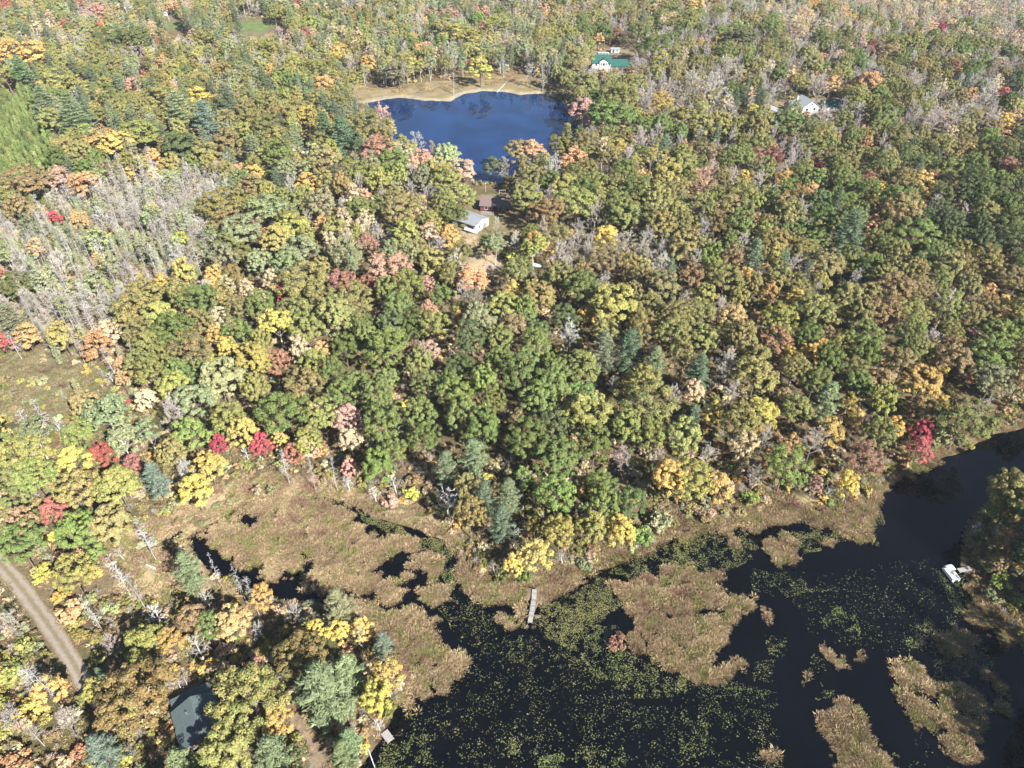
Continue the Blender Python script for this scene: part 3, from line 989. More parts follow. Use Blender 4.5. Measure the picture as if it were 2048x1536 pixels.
# trees and bushes one can single out: sheet, crown centre, crown width (sheet units), kind, colour
K = {'o': oak, 'm': map_, 'a': bir, 'p': pin, 'c': spr, 'b': bar, 'd': ded, 's': shr, 'w': 'bleached_tree'}
NOTED = '''
G 560 1080 120 m YO;G 500 1110 110 s OL
D 155 500 130 m OR;D 365 490 150 o YO;D 570 540 150 m OR;D 945 190 105 m GO;D 930 385 200 o YO;D 1170 290 190 o G;D 1290 250 120 o OL;D 1270 150 120 m GO;D 1370 140 110 o OL;D 1650 240 85 m CR;D 1500 190 60 s RE
D 1285 385 110 m TN;D 1620 420 170 a LY;D 1400 470 150 o G;D 1335 555 105 m Y;D 1760 190 260 o OL;D 1860 290 200 o OL;D 1995 170 120 m BR;D 870 550 170 o OL;D 960 610 110 o YO;D 1130 580 220 o RO;D 1300 740 250 o PG;D 900 710 160 o OL
D 1040 710 110 o G;D 715 660 70 m OR;D 715 745 65 m OR;D 785 590 100 b PU;D 1640 640 130 m BR;D 1500 800 150 o YO;D 1780 770 200 o RO;D 1650 930 260 o G;D 1850 660 150 o OL;D 1890 585 95 m OR;D 1150 870 200 o PG;D 850 860 110 m TN
D 735 880 60 s CR;D 620 940 210 a PG;D 720 1100 160 a PG;D 870 1060 100 a PG;D 1120 1060 180 o LG;D 1280 1130 90 m CR;D 1530 1130 115 m CR;D 1710 1180 115 m BR;D 1010 1190 150 o RO;D 1220 1250 160 m GO;D 1140 1410 170 m Y;D 600 1180 130 m RE
D 780 1250 100 m BR;D 905 1320 150 p BG;D 690 1370 240 o OL;D 480 1400 200 o RO;D 430 1225 170 m Y;D 515 1190 90 o G;D 330 1515 140 m RE;D 130 1200 220 o OL;D 210 1330 200 o G;D 80 1370 200 o OL;D 460 1070 160 o OL;D 350 1020 130 w WH
D 130 960 110 w WH;D 240 960 80 d W;D 1440 1160 90 w WH;D 2000 980 130 m PK;D 1800 1110 150 o YO;D 1890 960 160 o OL;D 650 730 70 w WH;D 450 790 60 c PG;D 500 690 50 s GO;D 1810 1330 50 d W;D 1950 1280 60 d W;D 2030 1330 80 w WH;D 1660 1240 70 d W
D 1640 1110 90 m GO;D 1790 1150 110 m TN;D 1870 1160 90 s OR;D 60 400 170 p PL;D 20 540 100 m RE;D 10 130 70 m RE;D 160 470 80 m OR;D 100 210 160 o OL
E 60 190 130 m BR;E 190 190 120 m BR;E 310 120 220 o PK;E 530 190 80 m PK;E 800 160 160 m OR;E 1180 270 200 o RO;E 1020 230 110 m Y;E 740 240 140 b PU;E 830 290 150 b PU;E 1620 310 280 o YO;E 1460 370 100 m GO;E 1340 380 140 o DG;E 1360 490 150 b W
E 1310 560 80 s Y;E 1020 440 150 o RU;E 730 390 95 m GO;E 545 590 105 m TN;E 1560 60 190 o RU;E 1710 560 190 p PN;E 1860 650 150 p PL;E 1560 570 170 p PL;E 70 970 140 m PK;E 75 1090 130 m TN;E 1420 680 220 o LG;E 830 390 190 o PG;E 1190 870 210 o LG
E 1450 960 270 o YO;E 1800 900 300 o OL;E 1050 990 120 m RU;E 400 880 50 s Y;E 1885 1210 125 b GR;E 640 1250 150 p PL;E 800 1190 170 p PL;E 760 1370 120 o RU;E 885 1300 65 s LY;E 1000 1420 160 p PL;E 1090 1330 95 a LG;E 860 1430 150 p PN;E 640 1450 190 w WH
E 340 1350 120 w WH;E 60 1340 100 w WH;E 220 1410 100 w WH;E 430 1410 100 s LY;E 450 1330 90 s RU;E 310 1450 95 s PK;E 1190 1400 100 m YO;E 1280 1430 200 o G;E 1950 1330 200 o GO;E 75 1260 95 m PK;E 540 330 80 m PK;E 560 70 160 o OL;E 1320 1330 110 s TN;E 1420 1390 80 s OR
E 1700 760 90 m GO;E 1620 780 90 b GR;E 1960 830 120 b PU;E 1300 150 190 o OL;E 980 330 170 o OL
F 100 150 150 o RU;F 300 160 190 o RO;F 250 210 55 s RE;F 60 280 120 b GR;F 265 320 125 b PU;F 350 390 150 m OR;F 480 390 85 m OR;F 620 410 180 o YO;F 890 490 95 m RU;F 890 80 170 o RO;F 980 180 80 w GR;F 1070 160 130 b GR;F 1290 230 180 o RU;F 1220 370 200 o RU
F 280 720 130 b W;F 350 810 120 b GR;F 110 810 115 m PK;F 230 940 115 m Y;F 500 930 170 m LY;F 110 960 110 p PN;F 620 670 85 m RU;F 480 720 230 o OL;F 700 690 150 o OL;F 820 1110 180 b GR;F 1110 1200 180 m BR;F 1455 1050 130 m CR;F 1440 1150 115 m RE;F 1360 1200 90 s OR
F 1560 700 85 m Y;F 1640 640 210 o RU;F 1860 640 230 o G;F 1750 730 70 m OR;F 1440 780 230 o GO;F 1570 900 85 m GO;F 1920 310 110 m GO;F 1840 230 75 m OR;F 1690 1000 270 o OL;F 1190 1060 170 o G;F 1040 1390 130 m Y;F 820 1370 80 m PK;F 900 1400 110 w GR
F 650 1260 230 o G;F 690 1120 100 m OR;F 530 1070 120 b GR;F 200 1180 130 b PU;F 470 1300 140 b PU;F 900 860 170 p PL;F 410 1140 150 o TN;F 100 1350 220 o YO;F 250 1370 150 m GO;F 1750 460 60 s PK;F 1220 620 65 m PK;F 1190 760 150 m RU;F 1250 1260 70 s YO
F 820 760 150 o G;F 1050 690 150 o OL;F 150 690 150 p PN;F 640 850 90 m RU;F 450 1430 110 s LG;F 340 1250 80 s G;F 1560 1100 120 s PG;F 1860 760 180 o PG
G 220 80 80 m G;G 140 110 130 o OR;G 110 230 220 o G;G 450 160 210 o G;G 660 120 220 o RO;G 295 170 75 s Y;G 550 260 110 m LG;G 400 270 150 s PK;G 250 390 130 s Y;G 420 400 200 o YO;G 560 390 80 s GO;G 400 620 150 s OR;G 350 520 100 s GO;G 690 400 90 d WH;G 850 190 90 d WH
G 700 270 100 w W;G 790 500 70 d WH;G 1100 370 180 p PL;G 1200 530 130 w W;G 910 640 150 w WH;G 1260 380 40 d WH;G 1390 440 40 d WH;G 1470 520 60 d WH;G 540 640 60 d WH;G 840 800 190 m YO;G 1000 800 120 m GO;G 1130 660 140 m RU;G 1240 690 130 m G;G 1360 680 180 m OR;G 1365 590 85 s Y
G 1510 710 130 w WH;G 1150 830 190 w W;G 1730 620 110 b W;G 1860 730 120 m Y;G 1975 590 180 p PL;G 1985 740 110 m Y;G 805 1140 350 o RO;G 1460 1110 360 o OL;G 1890 1080 340 p PL;G 1620 1270 160 m GO;G 600 1010 80 p PN;G 640 810 110 b PU;G 570 880 90 s YO;G 1330 1430 280 o OL
G 1600 1450 220 p PL;G 1220 1390 100 s YO;G 1050 1500 160 p PL;G 590 1430 190 p BG;G 700 1480 160 s YO;G 60 960 170 s YO;G 60 680 130 b GR;G 250 1050 110 d W;G 170 1030 80 d W;G 150 1200 160 s GO;G 60 1250 160 b W;G 380 1260 180 b GR;G 450 1450 110 s OR;G 380 1490 110 s TN
G 990 1300 110 s OR;G 1310 970 90 s OR;G 2010 1450 160 p PL;G 1750 1470 100 m DG;G 100 1500 160 s OR;G 1580 1370 110 w WH;G 1040 1040 90 w GR;G 1480 920 90 s PK;G 1080 1020 70 w GR
H 1030 360 95 m Y;H 1160 290 165 m GO;H 1650 150 165 m Y;H 1490 130 160 o YO;H 1300 160 150 o YO;H 1160 120 95 m YO;H 1030 170 130 w W;H 1320 290 110 w WH;H 270 810 115 p BG;H 130 770 110 b PU;H 140 730 120 m GO;H 60 960 190 p PL;H 290 1010 150 a GO;H 230 1130 170 o LY;H 50 1130 150 p PL
H 1640 800 115 s BR;H 280 1290 110 w WH;H 1100 430 90 s G;H 960 420 90 s G;H 920 350 80 w GR;H 350 910 50 s G;H 1780 170 130 s LG;H 960 90 160 p PN;H 300 1180 90 s YO;H 1900 70 150 s PG;H 70 1380 150 p PL;H 150 1400 90 s Y
I 1890 40 130 o G;I 2020 10 70 m RE;I 1755 130 110 w WH;I 1880 130 130 w WH;I 1890 250 130 m RU;I 1890 335 95 m RU;I 2020 300 120 m GO;I 1830 420 45 s RE;I 1990 210 110 m RO
A 60 320 160 m GO;A 190 330 160 m GO;A 120 410 130 p PL;A 300 370 85 p PL;A 30 440 150 o OL;A 340 480 150 a YO;A 440 510 130 a YO;A 260 600 160 p PL;A 430 660 180 p PL;A 590 840 170 a GO;A 690 860 160 o GO;A 820 800 200 o OL;A 570 730 65 s OR;A 1050 640 180 p PL;A 1200 700 165 p BG
A 1320 590 150 p PN;A 1170 570 120 m Y;A 950 580 180 o OL;A 1060 870 200 o DG;A 1200 900 150 o OL;A 1330 830 150 o RO;A 1480 870 115 p PL;A 1500 1030 110 m GO;A 1400 970 65 s OR;A 1800 680 110 m Y;A 1900 500 115 m OR;A 1900 760 150 p PN;A 2000 790 170 p PN;A 1900 620 110 p PL
A 1300 1210 210 o YO;A 1410 1360 230 o PG;A 1560 1240 190 o PG;A 1720 1350 200 o YO;A 1760 1470 190 o PG;A 1960 1350 140 o OL;A 1890 1320 95 m OR;A 510 1090 160 m OR;A 340 1050 140 m PK;A 150 1090 250 o RU;A 410 980 85 p PL;A 325 1290 75 m CR;A 840 430 65 s RE;A 700 490 90 p PL;A 480 30 60 m RE
A 570 70 110 o PK;A 1970 320 90 m Y;A 1600 310 120 o YO;A 1540 460 100 p PL;A 650 240 170 o G;A 800 240 180 o G;A 1320 320 65 c G;A 600 1270 110 b W;A 1070 1400 70 m LY;A 780 500 90 m PK;A 750 60 110 b PU;A 1640 200 70 b PU;A 540 460 110 p PL;A 1190 230 110 o YO;A 1620 1060 110 p PN;A 1800 1080 130 m GO
B 650 190 170 a YO;B 790 230 125 m YO;B 855 170 80 m PK;B 770 360 50 s CR;B 840 405 130 m LY;B 930 150 120 a YO;B 360 420 140 o PG;B 185 370 90 m GO;B 10 300 90 m GO;B 80 380 105 b PU;B 280 440 60 d W;B 680 480 60 d W;B 975 390 60 d W;B 1205 450 55 d W;B 1130 420 95 b PU;B 1165 410 65 s GO
B 955 340 70 a PG;B 1530 220 60 m OR;B 1640 190 65 m BR;B 1840 270 190 o G;B 1890 345 80 a YO;B 1410 340 150 o OL;B 1600 690 270 o G;B 1440 650 140 m PK;B 1660 570 200 o OL;B 1900 610 130 m GO;B 1450 500 170 o OL;B 1345 830 95 c G;B 1240 830 120 o YO;B 1150 900 150 m OR;B 1060 900 150 o RO
B 920 960 110 m DG;B 990 990 115 b PU;B 1260 980 150 b PU;B 1390 940 150 m OR;B 1470 850 170 o RO;B 1780 830 160 b GR;B 1700 920 130 b PU;B 1640 870 90 m YO;B 1800 1010 75 s OR;B 470 830 115 b W;B 385 840 85 m YO;B 240 890 180 m BR;B 190 750 230 o RO;B 500 940 110 m PK;B 640 920 150 o PG
B 740 1010 130 m TN;B 330 960 170 o G;B 30 800 150 p PN;B 440 1020 110 b GR;B 530 1160 140 b W;B 620 1050 170 o YO;B 720 1140 140 m YO;B 360 1250 170 o RU;B 690 1270 150 o G;B 660 1380 110 m GO;B 1110 1160 190 o OL;B 1220 1250 190 o RO;B 1400 1200 210 o OL;B 1200 1340 110 b GR
B 1760 1130 190 o G;B 935 1310 60 b W;B 870 1440 90 m G;B 925 1430 110 a PG;B 1050 1500 120 s LY;B 1150 1450 130 a YO;B 1570 1390 140 m GO;B 180 1420 100 m BR;B 220 1490 90 s Y;B 1320 1110 150 o YO;B 120 1230 130 o LG;B 600 1440 100 b GR;B 320 670 120 b PK;B 560 870 70 b TN
C 850 500 160 b GR;C 920 490 90 m OR;C 1140 480 140 m OR;C 1060 500 90 m GO;C 310 430 200 b PU;C 220 500 180 b PU;C 100 500 170 b PU;C 170 1060 200 b PK;C 480 920 100 m BR;C 575 920 110 m BR;C 840 970 75 s CR;C 410 1040 65 m Y;C 640 1050 100 m GO;C 790 1130 100 m OR;C 1440 1070 120 m GO;C 1215 1110 65 m Y
C 650 730 190 o G;C 450 660 85 m LY;C 1080 650 110 b W;C 880 690 150 b GR;C 990 650 90 b GR;C 1125 710 70 m OR;C 1520 690 190 b PU;C 1650 690 180 b PU;C 1820 540 190 b PU;C 1940 720 100 m Y;C 1970 780 75 s PK;C 1920 550 60 m RE;C 1960 990 110 m BR;C 1770 800 50 s RE;C 1160 1310 90 m OR
C 1030 1360 210 p PN;C 1400 1390 220 o G;C 130 40 110 m GO;C 380 230 190 o DG;C 1700 1260 110 b GR;C 400 1420 120 b GR;C 820 60 50 m GO;C 1560 170 65 m CR;C 1250 310 120 o RU;C 1640 410 100 m BR;C 860 350 55 m OR;C 1165 270 50 m RE;C 1430 110 45 m OR;C 200 920 140 o RU;C 450 60 120 b PU;C 500 1060 110 b PU
'''
# ------------------------------------------------------------------ planting
KEEP = [  # sight lines the photographer had: no crown stands in front of these
    [(933, 414), (982, 428), (982, 452), (953, 471), (930, 464), (938, 440)], [(958, 388), (1022, 390), (1020, 428), (958, 424)], [(985, 425), (1046, 428), (1052, 462), (990, 455)],
    [(925, 372), (1000, 375), (1000, 390), (930, 392)], [(1186, 106), (1240, 108), (1258, 114), (1250, 136), (1218, 138), (1186, 137)], [(1216, 92), (1242, 92), (1242, 104), (1216, 104)],
    [(1588, 198), (1638, 200), (1674, 201), (1674, 209), (1634, 218), (1592, 214)], [(1546, 200), (1566, 200), (1566, 228), (1546, 232)], [(345, 1397), (398, 1364), (416, 1384), (424, 1438), (364, 1450)],
    [(1050, 1172), (1082, 1172), (1078, 1250), (1050, 1250)], [(1880, 1120), (1945, 1120), (1945, 1170), (1880, 1170)], [(0, 1100), (60, 1190), (130, 1285), (165, 1345), (150, 1350), (95, 1270), (40, 1200), (-20, 1130)],
    [(935, 505), (990, 512), (1005, 545), (975, 555), (938, 535)], [(760, 1455), (790, 1455), (790, 1485), (760, 1485)], [(748, 1415), (764, 1415), (764, 1436), (748, 1436)], [(600, 298), (622, 298), (622, 308), (600, 308)],
    [(445, 52), (555, 50), (585, 60), (500, 72)], [(338, 50), (372, 50), (376, 72), (342, 72)], [(330, 26), (340, 26), (340, 42), (330, 42)], [(595, 1450), (625, 1470), (655, 1510), (660, 1540), (635, 1540)],
    [(745, 208), (800, 200), (905, 206), (965, 186), (1085, 192), (1120, 215), (1135, 240), (1130, 262), (1060, 285), (1000, 302), (975, 318), (965, 350), (950, 350), (940, 330), (900, 300), (840, 282), (800, 250)],
    [(690, 175), (800, 188), (900, 180), (960, 170), (1060, 165), (1090, 185), (900, 200), (740, 205)], [(980, 525), (1003, 525), (1003, 545), (970, 545)], [(1062, 524), (1082, 524), (1082, 538), (1062, 538)],
]
CLEAR = [YARD, BEACH, *LAWN, *HOUSES_CLEAR, DRIVE]


class Buckets:
    def __init__(s, c=6.0):
        s.c, s.d = c, {}

    def add(s, x, y, r):
        s.d.setdefault((int(x // s.c), int(y // s.c)), []).append((x, y, r))

    def free(s, x, y, r, k):
        ci, cj = int(x // s.c), int(y // s.c)
        m = int((r + 7) * k // s.c) + 1
        for i in range(ci - m, ci + m + 1):
            for j in range(cj - m, cj + m + 1):
                for (a, b, q) in s.d.get((i, j), ()):
                    if (a - x) ** 2 + (b - y) ** 2 < ((r + q) * k) ** 2:
                        return False
        return True


def keep_ok(T):
    """T: (n,5) x, y, z, w, h. True where no crown reaches into a sight line."""
    ok = np.ones(len(T), bool)
    pc, dp = survey(np.stack([T[:, 0], T[:, 1], T[:, 2] + .5 * T[:, 4]], 1))
    rad = np.maximum(T[:, 3], T[:, 4]) * FPX / np.maximum(dp, 20)
    near = np.zeros(len(T), bool)
    for k in KEEP:
        k = np.array(k)
        near |= (pc[:, 0] > k[:, 0].min() - rad) & (pc[:, 0] < k[:, 0].max() + rad) & (pc[:, 1] > k[:, 1].min() - rad) & (pc[:, 1] < k[:, 1].max() + rad)
    idx = np.nonzero(near)[0]
    T = T[idx]
    good = np.ones(len(T), bool)
    for fx, fz in ((0, 1.0), (0, .75), (0, .5), (-.42, .62), (.42, .62), (-.3, .85), (.3, .85), (-.35, .42), (.35, .42), (0, .15)):
        px, _ = survey(np.stack([T[:, 0] + fx * T[:, 3], T[:, 1], T[:, 2] + fz * T[:, 4]], 1))
        for k in KEEP:
            good &= ~inside(px, k)
    ok[idx] = good
    return ok


g = np.random.default_rng(42)
TREES = []          # dicts: kind, col, x, y, w, h, noted
for line in NOTED.strip().replace('\n', ';').split(';'):
    k, x, y, w, kd, c = line.split()
    kd = K[kd]
    px, py = sh(k, float(x), float(y))
    h = SIZE[kd](g)[1]
    for _ in range(3):
        zc = h * (.62 if kd not in (ded, spr) else .55)
        q = ground(px, py, zc)
        q = ground(px, py, zc + max(land_z1(q.x, q.y), 0))
        dep = survey([q])[1][0]
        wm = float(w) * SC * dep / FPX
        if kd == oak:
            h = .5 * wm + 8.2
        elif kd == map_:
            h = max(.95 * wm + 4.0, 5.0)
        elif kd == shr:
            h = wm * .75
        elif kd == 'bleached_tree':
            h = max(wm * 1.25, 4)
        elif kd == bar:
            h = max(wm * 1.0 + 4, 6)
        elif kd == bir:
            h = wm * .7 + 8
        elif kd == pin:
            h = wm * 1.35 + 5
            wm *= 1.22
        elif kd == spr:
            h = wm * 2.4 + 1
    P = np.array([[q.x, q.y]])
    if not (k == 'H' and x == '1640'):
        for _ in range(60):
            sd = shore_dist(P)[0]
            if sd > .7:
                break
            e = .5
            gr = np.array([shore_dist(P + [[e, 0]])[0] - shore_dist(P - [[e, 0]])[0], shore_dist(P + [[0, e]])[0] - shore_dist(P - [[0, e]])[0]])
            P = P + gr / (np.linalg.norm(gr) + 1e-6) * .6
    TREES.append(dict(kind=kd, col=c, x=P[0, 0], y=P[0, 1], w=wm, h=h, noted=True, force=(k == 'H' and x == '1640')))
for px, py, kd, c in ((1585, 246, map_, 'OL'), (1950, 1060, shr, 'RU'), (1968, 1046, shr, 'DG'), (1955, 1088, shr, 'G'), (1950, 1112, shr, 'RU'), (1975, 1102, shr, 'DG'), (1967, 1130, shr, 'RO'), (1985, 1150, shr, 'DG'), (1972, 1075, shr, 'OL'), (1992, 1176, shr, 'G'), (1990, 1120, shr, 'RU'), (2010, 1150, map_, 'DG'), (1640, 268, bar, 'PU'), (1985, 1062, oak, 'RO'), (2018, 1095, oak, 'DG'), (2052, 1130, oak, 'G'), (1992, 1130, map_, 'RU'), (2030, 1165, oak, 'DG'), (2075, 1190, pin, 'PN'), (2110, 1140, pin, 'PN'), (2125, 1410, pin, 'PN'), (2138, 1462, oak, 'G'), (2165, 1500, pin, 'PN'), (2176, 1560, oak, 'DG'), (2150, 1350, pin, 'PN'), (2210, 1450, oak, 'G'), (2230, 1540, pin, 'PN'), (2235, 1640, oak, 'DG'), (2270, 1600, pin, 'PN')):
    q = ground(px, py, 0)
    TREES.append(dict(kind=kd, col=c, x=q.x, y=q.y, w=8.0 if kd == oak else 5.0 if kd == map_ else 4.0 if kd == shr else 7.0, h=16.0 if kd == oak else 9.0 if kd == map_ else 3.2 if kd == shr else 10.0 if kd == bar else 22.0, noted=True, force=False))
big, small = Buckets(), Buckets()
for t in TREES:
    (small if t['kind'] in (shr, ded, 'bleached_tree') else big).add(t['x'], t['y'], t['w'] / 2)

NC = 300000
C = np.stack([g.uniform(-760, 760, NC), g.uniform(15, 860, NC)], 1)
C = C[np.abs(C[:, 0]) < .80 * C[:, 1] + 105]
px, dep = survey(np.concatenate([C, np.full((len(C), 1), 8.0)], 1))
px = wobble(px, 60, 16, 7) + g.normal(size=px.shape) * 9
zone = np.full(len(C), len(STANDS) - 1)
for zi in range(len(STANDS) - 2, -1, -1):
    zone[inside(px, STANDS[zi][1])] = zi
sd = shore_dist(C)
ok = sd > .9
for q in CLEAR:
    ok &= ~inside(C, q)
ok &= edge_dist(C, TRACK, False) > 3.2
ok &= edge_dist(C, PATH, False) > 2.2
in_field = inside(C, FIELD)
C, zone, sd, px = C[ok], zone[ok], sd[ok], px[ok]
openg = inside(C, FIELD) | inside(C, DRYMARSH) | inside(C, TIP)
kinds, cols, Wd, Hd = [], [], np.zeros(len(C)), np.zeros(len(C))
mixes = [(list(s[2].keys()), np.cumsum(np.array(list(s[2].values())) / sum(s[2].values()))) for s in STANDS]
u = g.random(len(C))
patch = vnoise(C, 26, 61)                      # neighbours tend to be of one sort
u = np.where(g.random(len(C)) < .5, np.clip((patch - .5) * 1.5 + .5, 0, .999), u)
for i in range(len(C)):
    ks, cum = mixes[zone[i]]
    kd, c = ks[min(int(np.searchsorted(cum, u[i])), len(ks) - 1)]
    kinds.append(kd)
    cols.append(c)
    Wd[i], Hd[i] = SIZE[kd](g)
NTz = np.array([max(land_z1(t['x'], t['y']), 0) for t in TREES])
NPX, NDEP = survey(np.array([(t['x'], t['y'], z + .66 * t['h']) for t, z in zip(TREES, NTz)]))
NSZ = np.array([t['w'] for t in TREES]) * FPX / NDEP
SUNNY = [ground(*q)[:2] for q in ((1900, 1140), (1912, 1155), (1925, 1185), (1065, 1200), (1062, 1240), (20, 1150), (60, 1200), (100, 1255), (130, 1300), (385, 1400), (965, 452), (930, 1110), (330, 1140))]
sdx, sdy = math.sin(R(SUN_AZ)), math.cos(R(SUN_AZ))


def hides(x, y, z, w, h):
    p, d = survey([(x, y, z + .62 * h)])
    a, b = .5 * w * FPX / d[0], .27 * h * FPX / d[0]
    q = ((NPX[:, 0] - p[0, 0]) / (a + .22 * NSZ)) ** 2 + ((NPX[:, 1] - p[0, 1]) / (b + .22 * NSZ)) ** 2
    if ((q < 1) & (NDEP > d[0] + .5)).any():
        return True
    for u_ in SUNNY:
        ax, ay = x - u_[0], y - u_[1]
        t = ax * sdx + ay * sdy
        if 0 < t < h / .70 + 2 and abs(ax * sdy - ay * sdx) < w * .5:
            return True
    return False


zl = land_z(C, sd)
kp = keep_ok(np.stack([C[:, 0], C[:, 1], zl, Wd, Hd], 1))
for i in range(len(C)):
    kd = kinds[i]
    if not kp[i]:
        continue
    x, y, w = C[i, 0], C[i, 1], Wd[i]
    if kd in (oak, map_, pin, bir, bar) and (sd[i] < w * .28 + .6 or openg[i]):
        continue
    k = STANDS[zone[i]][3]
    if kd in (shr, ded):
        if not (small.free(x, y, w / 2, k) and big.free(x, y, w / 2 * .5, .72)) or hides(x, y, zl[i], w, Hd[i]):
            continue
        small.add(x, y, w / 2)
    else:
        kk = k * (1.0 if kd != spr else .8)
        early = i < .55 * len(C) and STANDS[zone[i]][0] not in ('conifers', 'deadwood', 'saplings')
        if not big.free(x, y, max(w, 7.6) / 2 if early else w / 2, kk) or hides(x, y, zl[i], w, Hd[i]):
            continue
        big.add(x, y, w / 2)
    TREES.append(dict(kind=kd, col=cols[i], x=x, y=y, w=w, h=Hd[i], noted=False, force=False))

XY = np.array([(t['x'], t['y']) for t in TREES])
ZL = np.maximum(land_z(XY), .05)
PXc, DEP = survey(np.stack([XY[:, 0], XY[:, 1], ZL + .62 * np.array([t['h'] for t in TREES])], 1))
zone = np.full(len(XY), len(STANDS) - 1)
for zi in range(len(STANDS) - 2, -1, -1):
    zone[inside(PXc, STANDS[zi][1])] = zi
SPLIT = {'G': 'oak_tree', 'DG': 'oak_tree', 'LG': 'oak_tree', 'OL': 'russet_oak_tree', 'RO': 'russet_oak_tree', 'RU': 'russet_oak_tree'}  # broad crowns split by leaf colour alone, not by known species
SPECIES = {'oak_tree': 'oak', 'russet_oak_tree': 'turning oak', 'hardwood_tree': 'hardwood', 'maple_tree': 'maple', 'birch_tree': 'birch', 'pine_tree': 'pine', 'spruce_tree': 'young conifer', 'bare_tree': 'leafless tree',
           'dead_tree': 'dead trunk', 'bleached_tree': 'dead tree', 'shrub': 'bush'}
for i, t in enumerate(TREES):
    t['name'] = SPLIT.get(t['col'], 'hardwood_tree') if t['kind'] == oak else t['kind']
    t['px'], t['py'], t['z'], t['zone'] = PXc[i, 0], PXc[i, 1], ZL[i], zone[i]
    t['size'] = t['w'] * FPX / DEP[i]
    t['seen'] = -25 < t['px'] < 2073 and -15 < t['py'] < 1560 and DEP[i] > 0
    t['var'] = int(g.integers(0, len(PROTO[t['kind']])))
    t['t1'], t['t2'] = tint(t['col'], g)
    t['rz'] = g.uniform(0, 6.28)
by = {}
for t in TREES:
    if t['seen']:
        by.setdefault(t['name'], []).append(t)
single, mass = [], [t for t in TREES if not t['seen']]
for nm, L in by.items():
    L.sort(key=lambda t: -t['size'] * (1.6 if t['noted'] else 1))
    single += L[:300]
    mass += L[300:]

ORD = 'first second third fourth fifth sixth seventh eighth ninth tenth eleventh twelfth thirteenth fourteenth fifteenth sixteenth seventeenth eighteenth nineteenth twentieth'.split()
ORD += ['twenty-' + o for o in ORD[:9]] + ['thirtieth'] + ['thirty-' + o for o in ORD[:9]]
cls = {}
for t in single:
    cls.setdefault((t['zone'], t['name'], t['col']), []).append(t)
CAT = {'shrub': 'bush'}
for (z, nm, c), L in cls.items():
    base = f"{WORD[c]} {SPECIES[nm]} {STANDS[z][4]}"
    if len(L) == 1:
        L[0]['label'] = base
        continue
    L.sort(key=lambda t: -t['py'])
    k = 1 if len(L) <= 14 else math.ceil(len(L) / 13)
    rows = [list(a) for a in np.array_split(np.array(L, object), k)]
    names = [''] if k == 1 else [', front row'] + [f', {ORD[r]} row' for r in range(1, k - 1)] + [', back row']
    for Rw, nmr in zip(rows, names):
        Rw.sort(key=lambda t: t['px'])
        for i, t in enumerate(Rw):
            pos = 'leftmost' if i == 0 else 'rightmost' if i == len(Rw) - 1 else (ORD[i] + ' from left') if i < len(ORD) else 'far right'
            t['label'] = f"{base}{nmr}, {pos}"
for t in single:
    z, nm = t['zone'], t['name']
    pr = PROTO[t['kind']][t['var']]
    sx, sz = t['w'] / pr['w'], t['h'] / pr['h']
    if nm == 'shrub':
        root = bpy.data.objects.new(nm, pr['joined'])
        COL.objects.link(root)
        lv = root
    else:
        root = bpy.data.objects.new(nm, None)
        root.empty_display_size = .5
        COL.objects.link(root)
        tk = bpy.data.objects.new('trunk', pr['trunk'])
        tk.parent = root
        COL.objects.link(tk)
        lv = bpy.data.objects.new('crown', pr['crown'])
        lv.parent = root
        COL.objects.link(lv)
    lv['tint'], lv['tint2'] = t['t1'], t['t2']
    root.location = (t['x'], t['y'], t['z'])
    root.rotation_euler = (0, 0, t['rz'])
    root.scale = (sx, sx, sz)
    tag(root, t['label'], CAT.get(nm, 'tree'), f"{SPECIES[nm]} {'bushes' if nm == 'shrub' else 'trees'} {STANDS[z][4]}".replace('bush bushes', 'bushes').replace('tree trees', 'trees'))


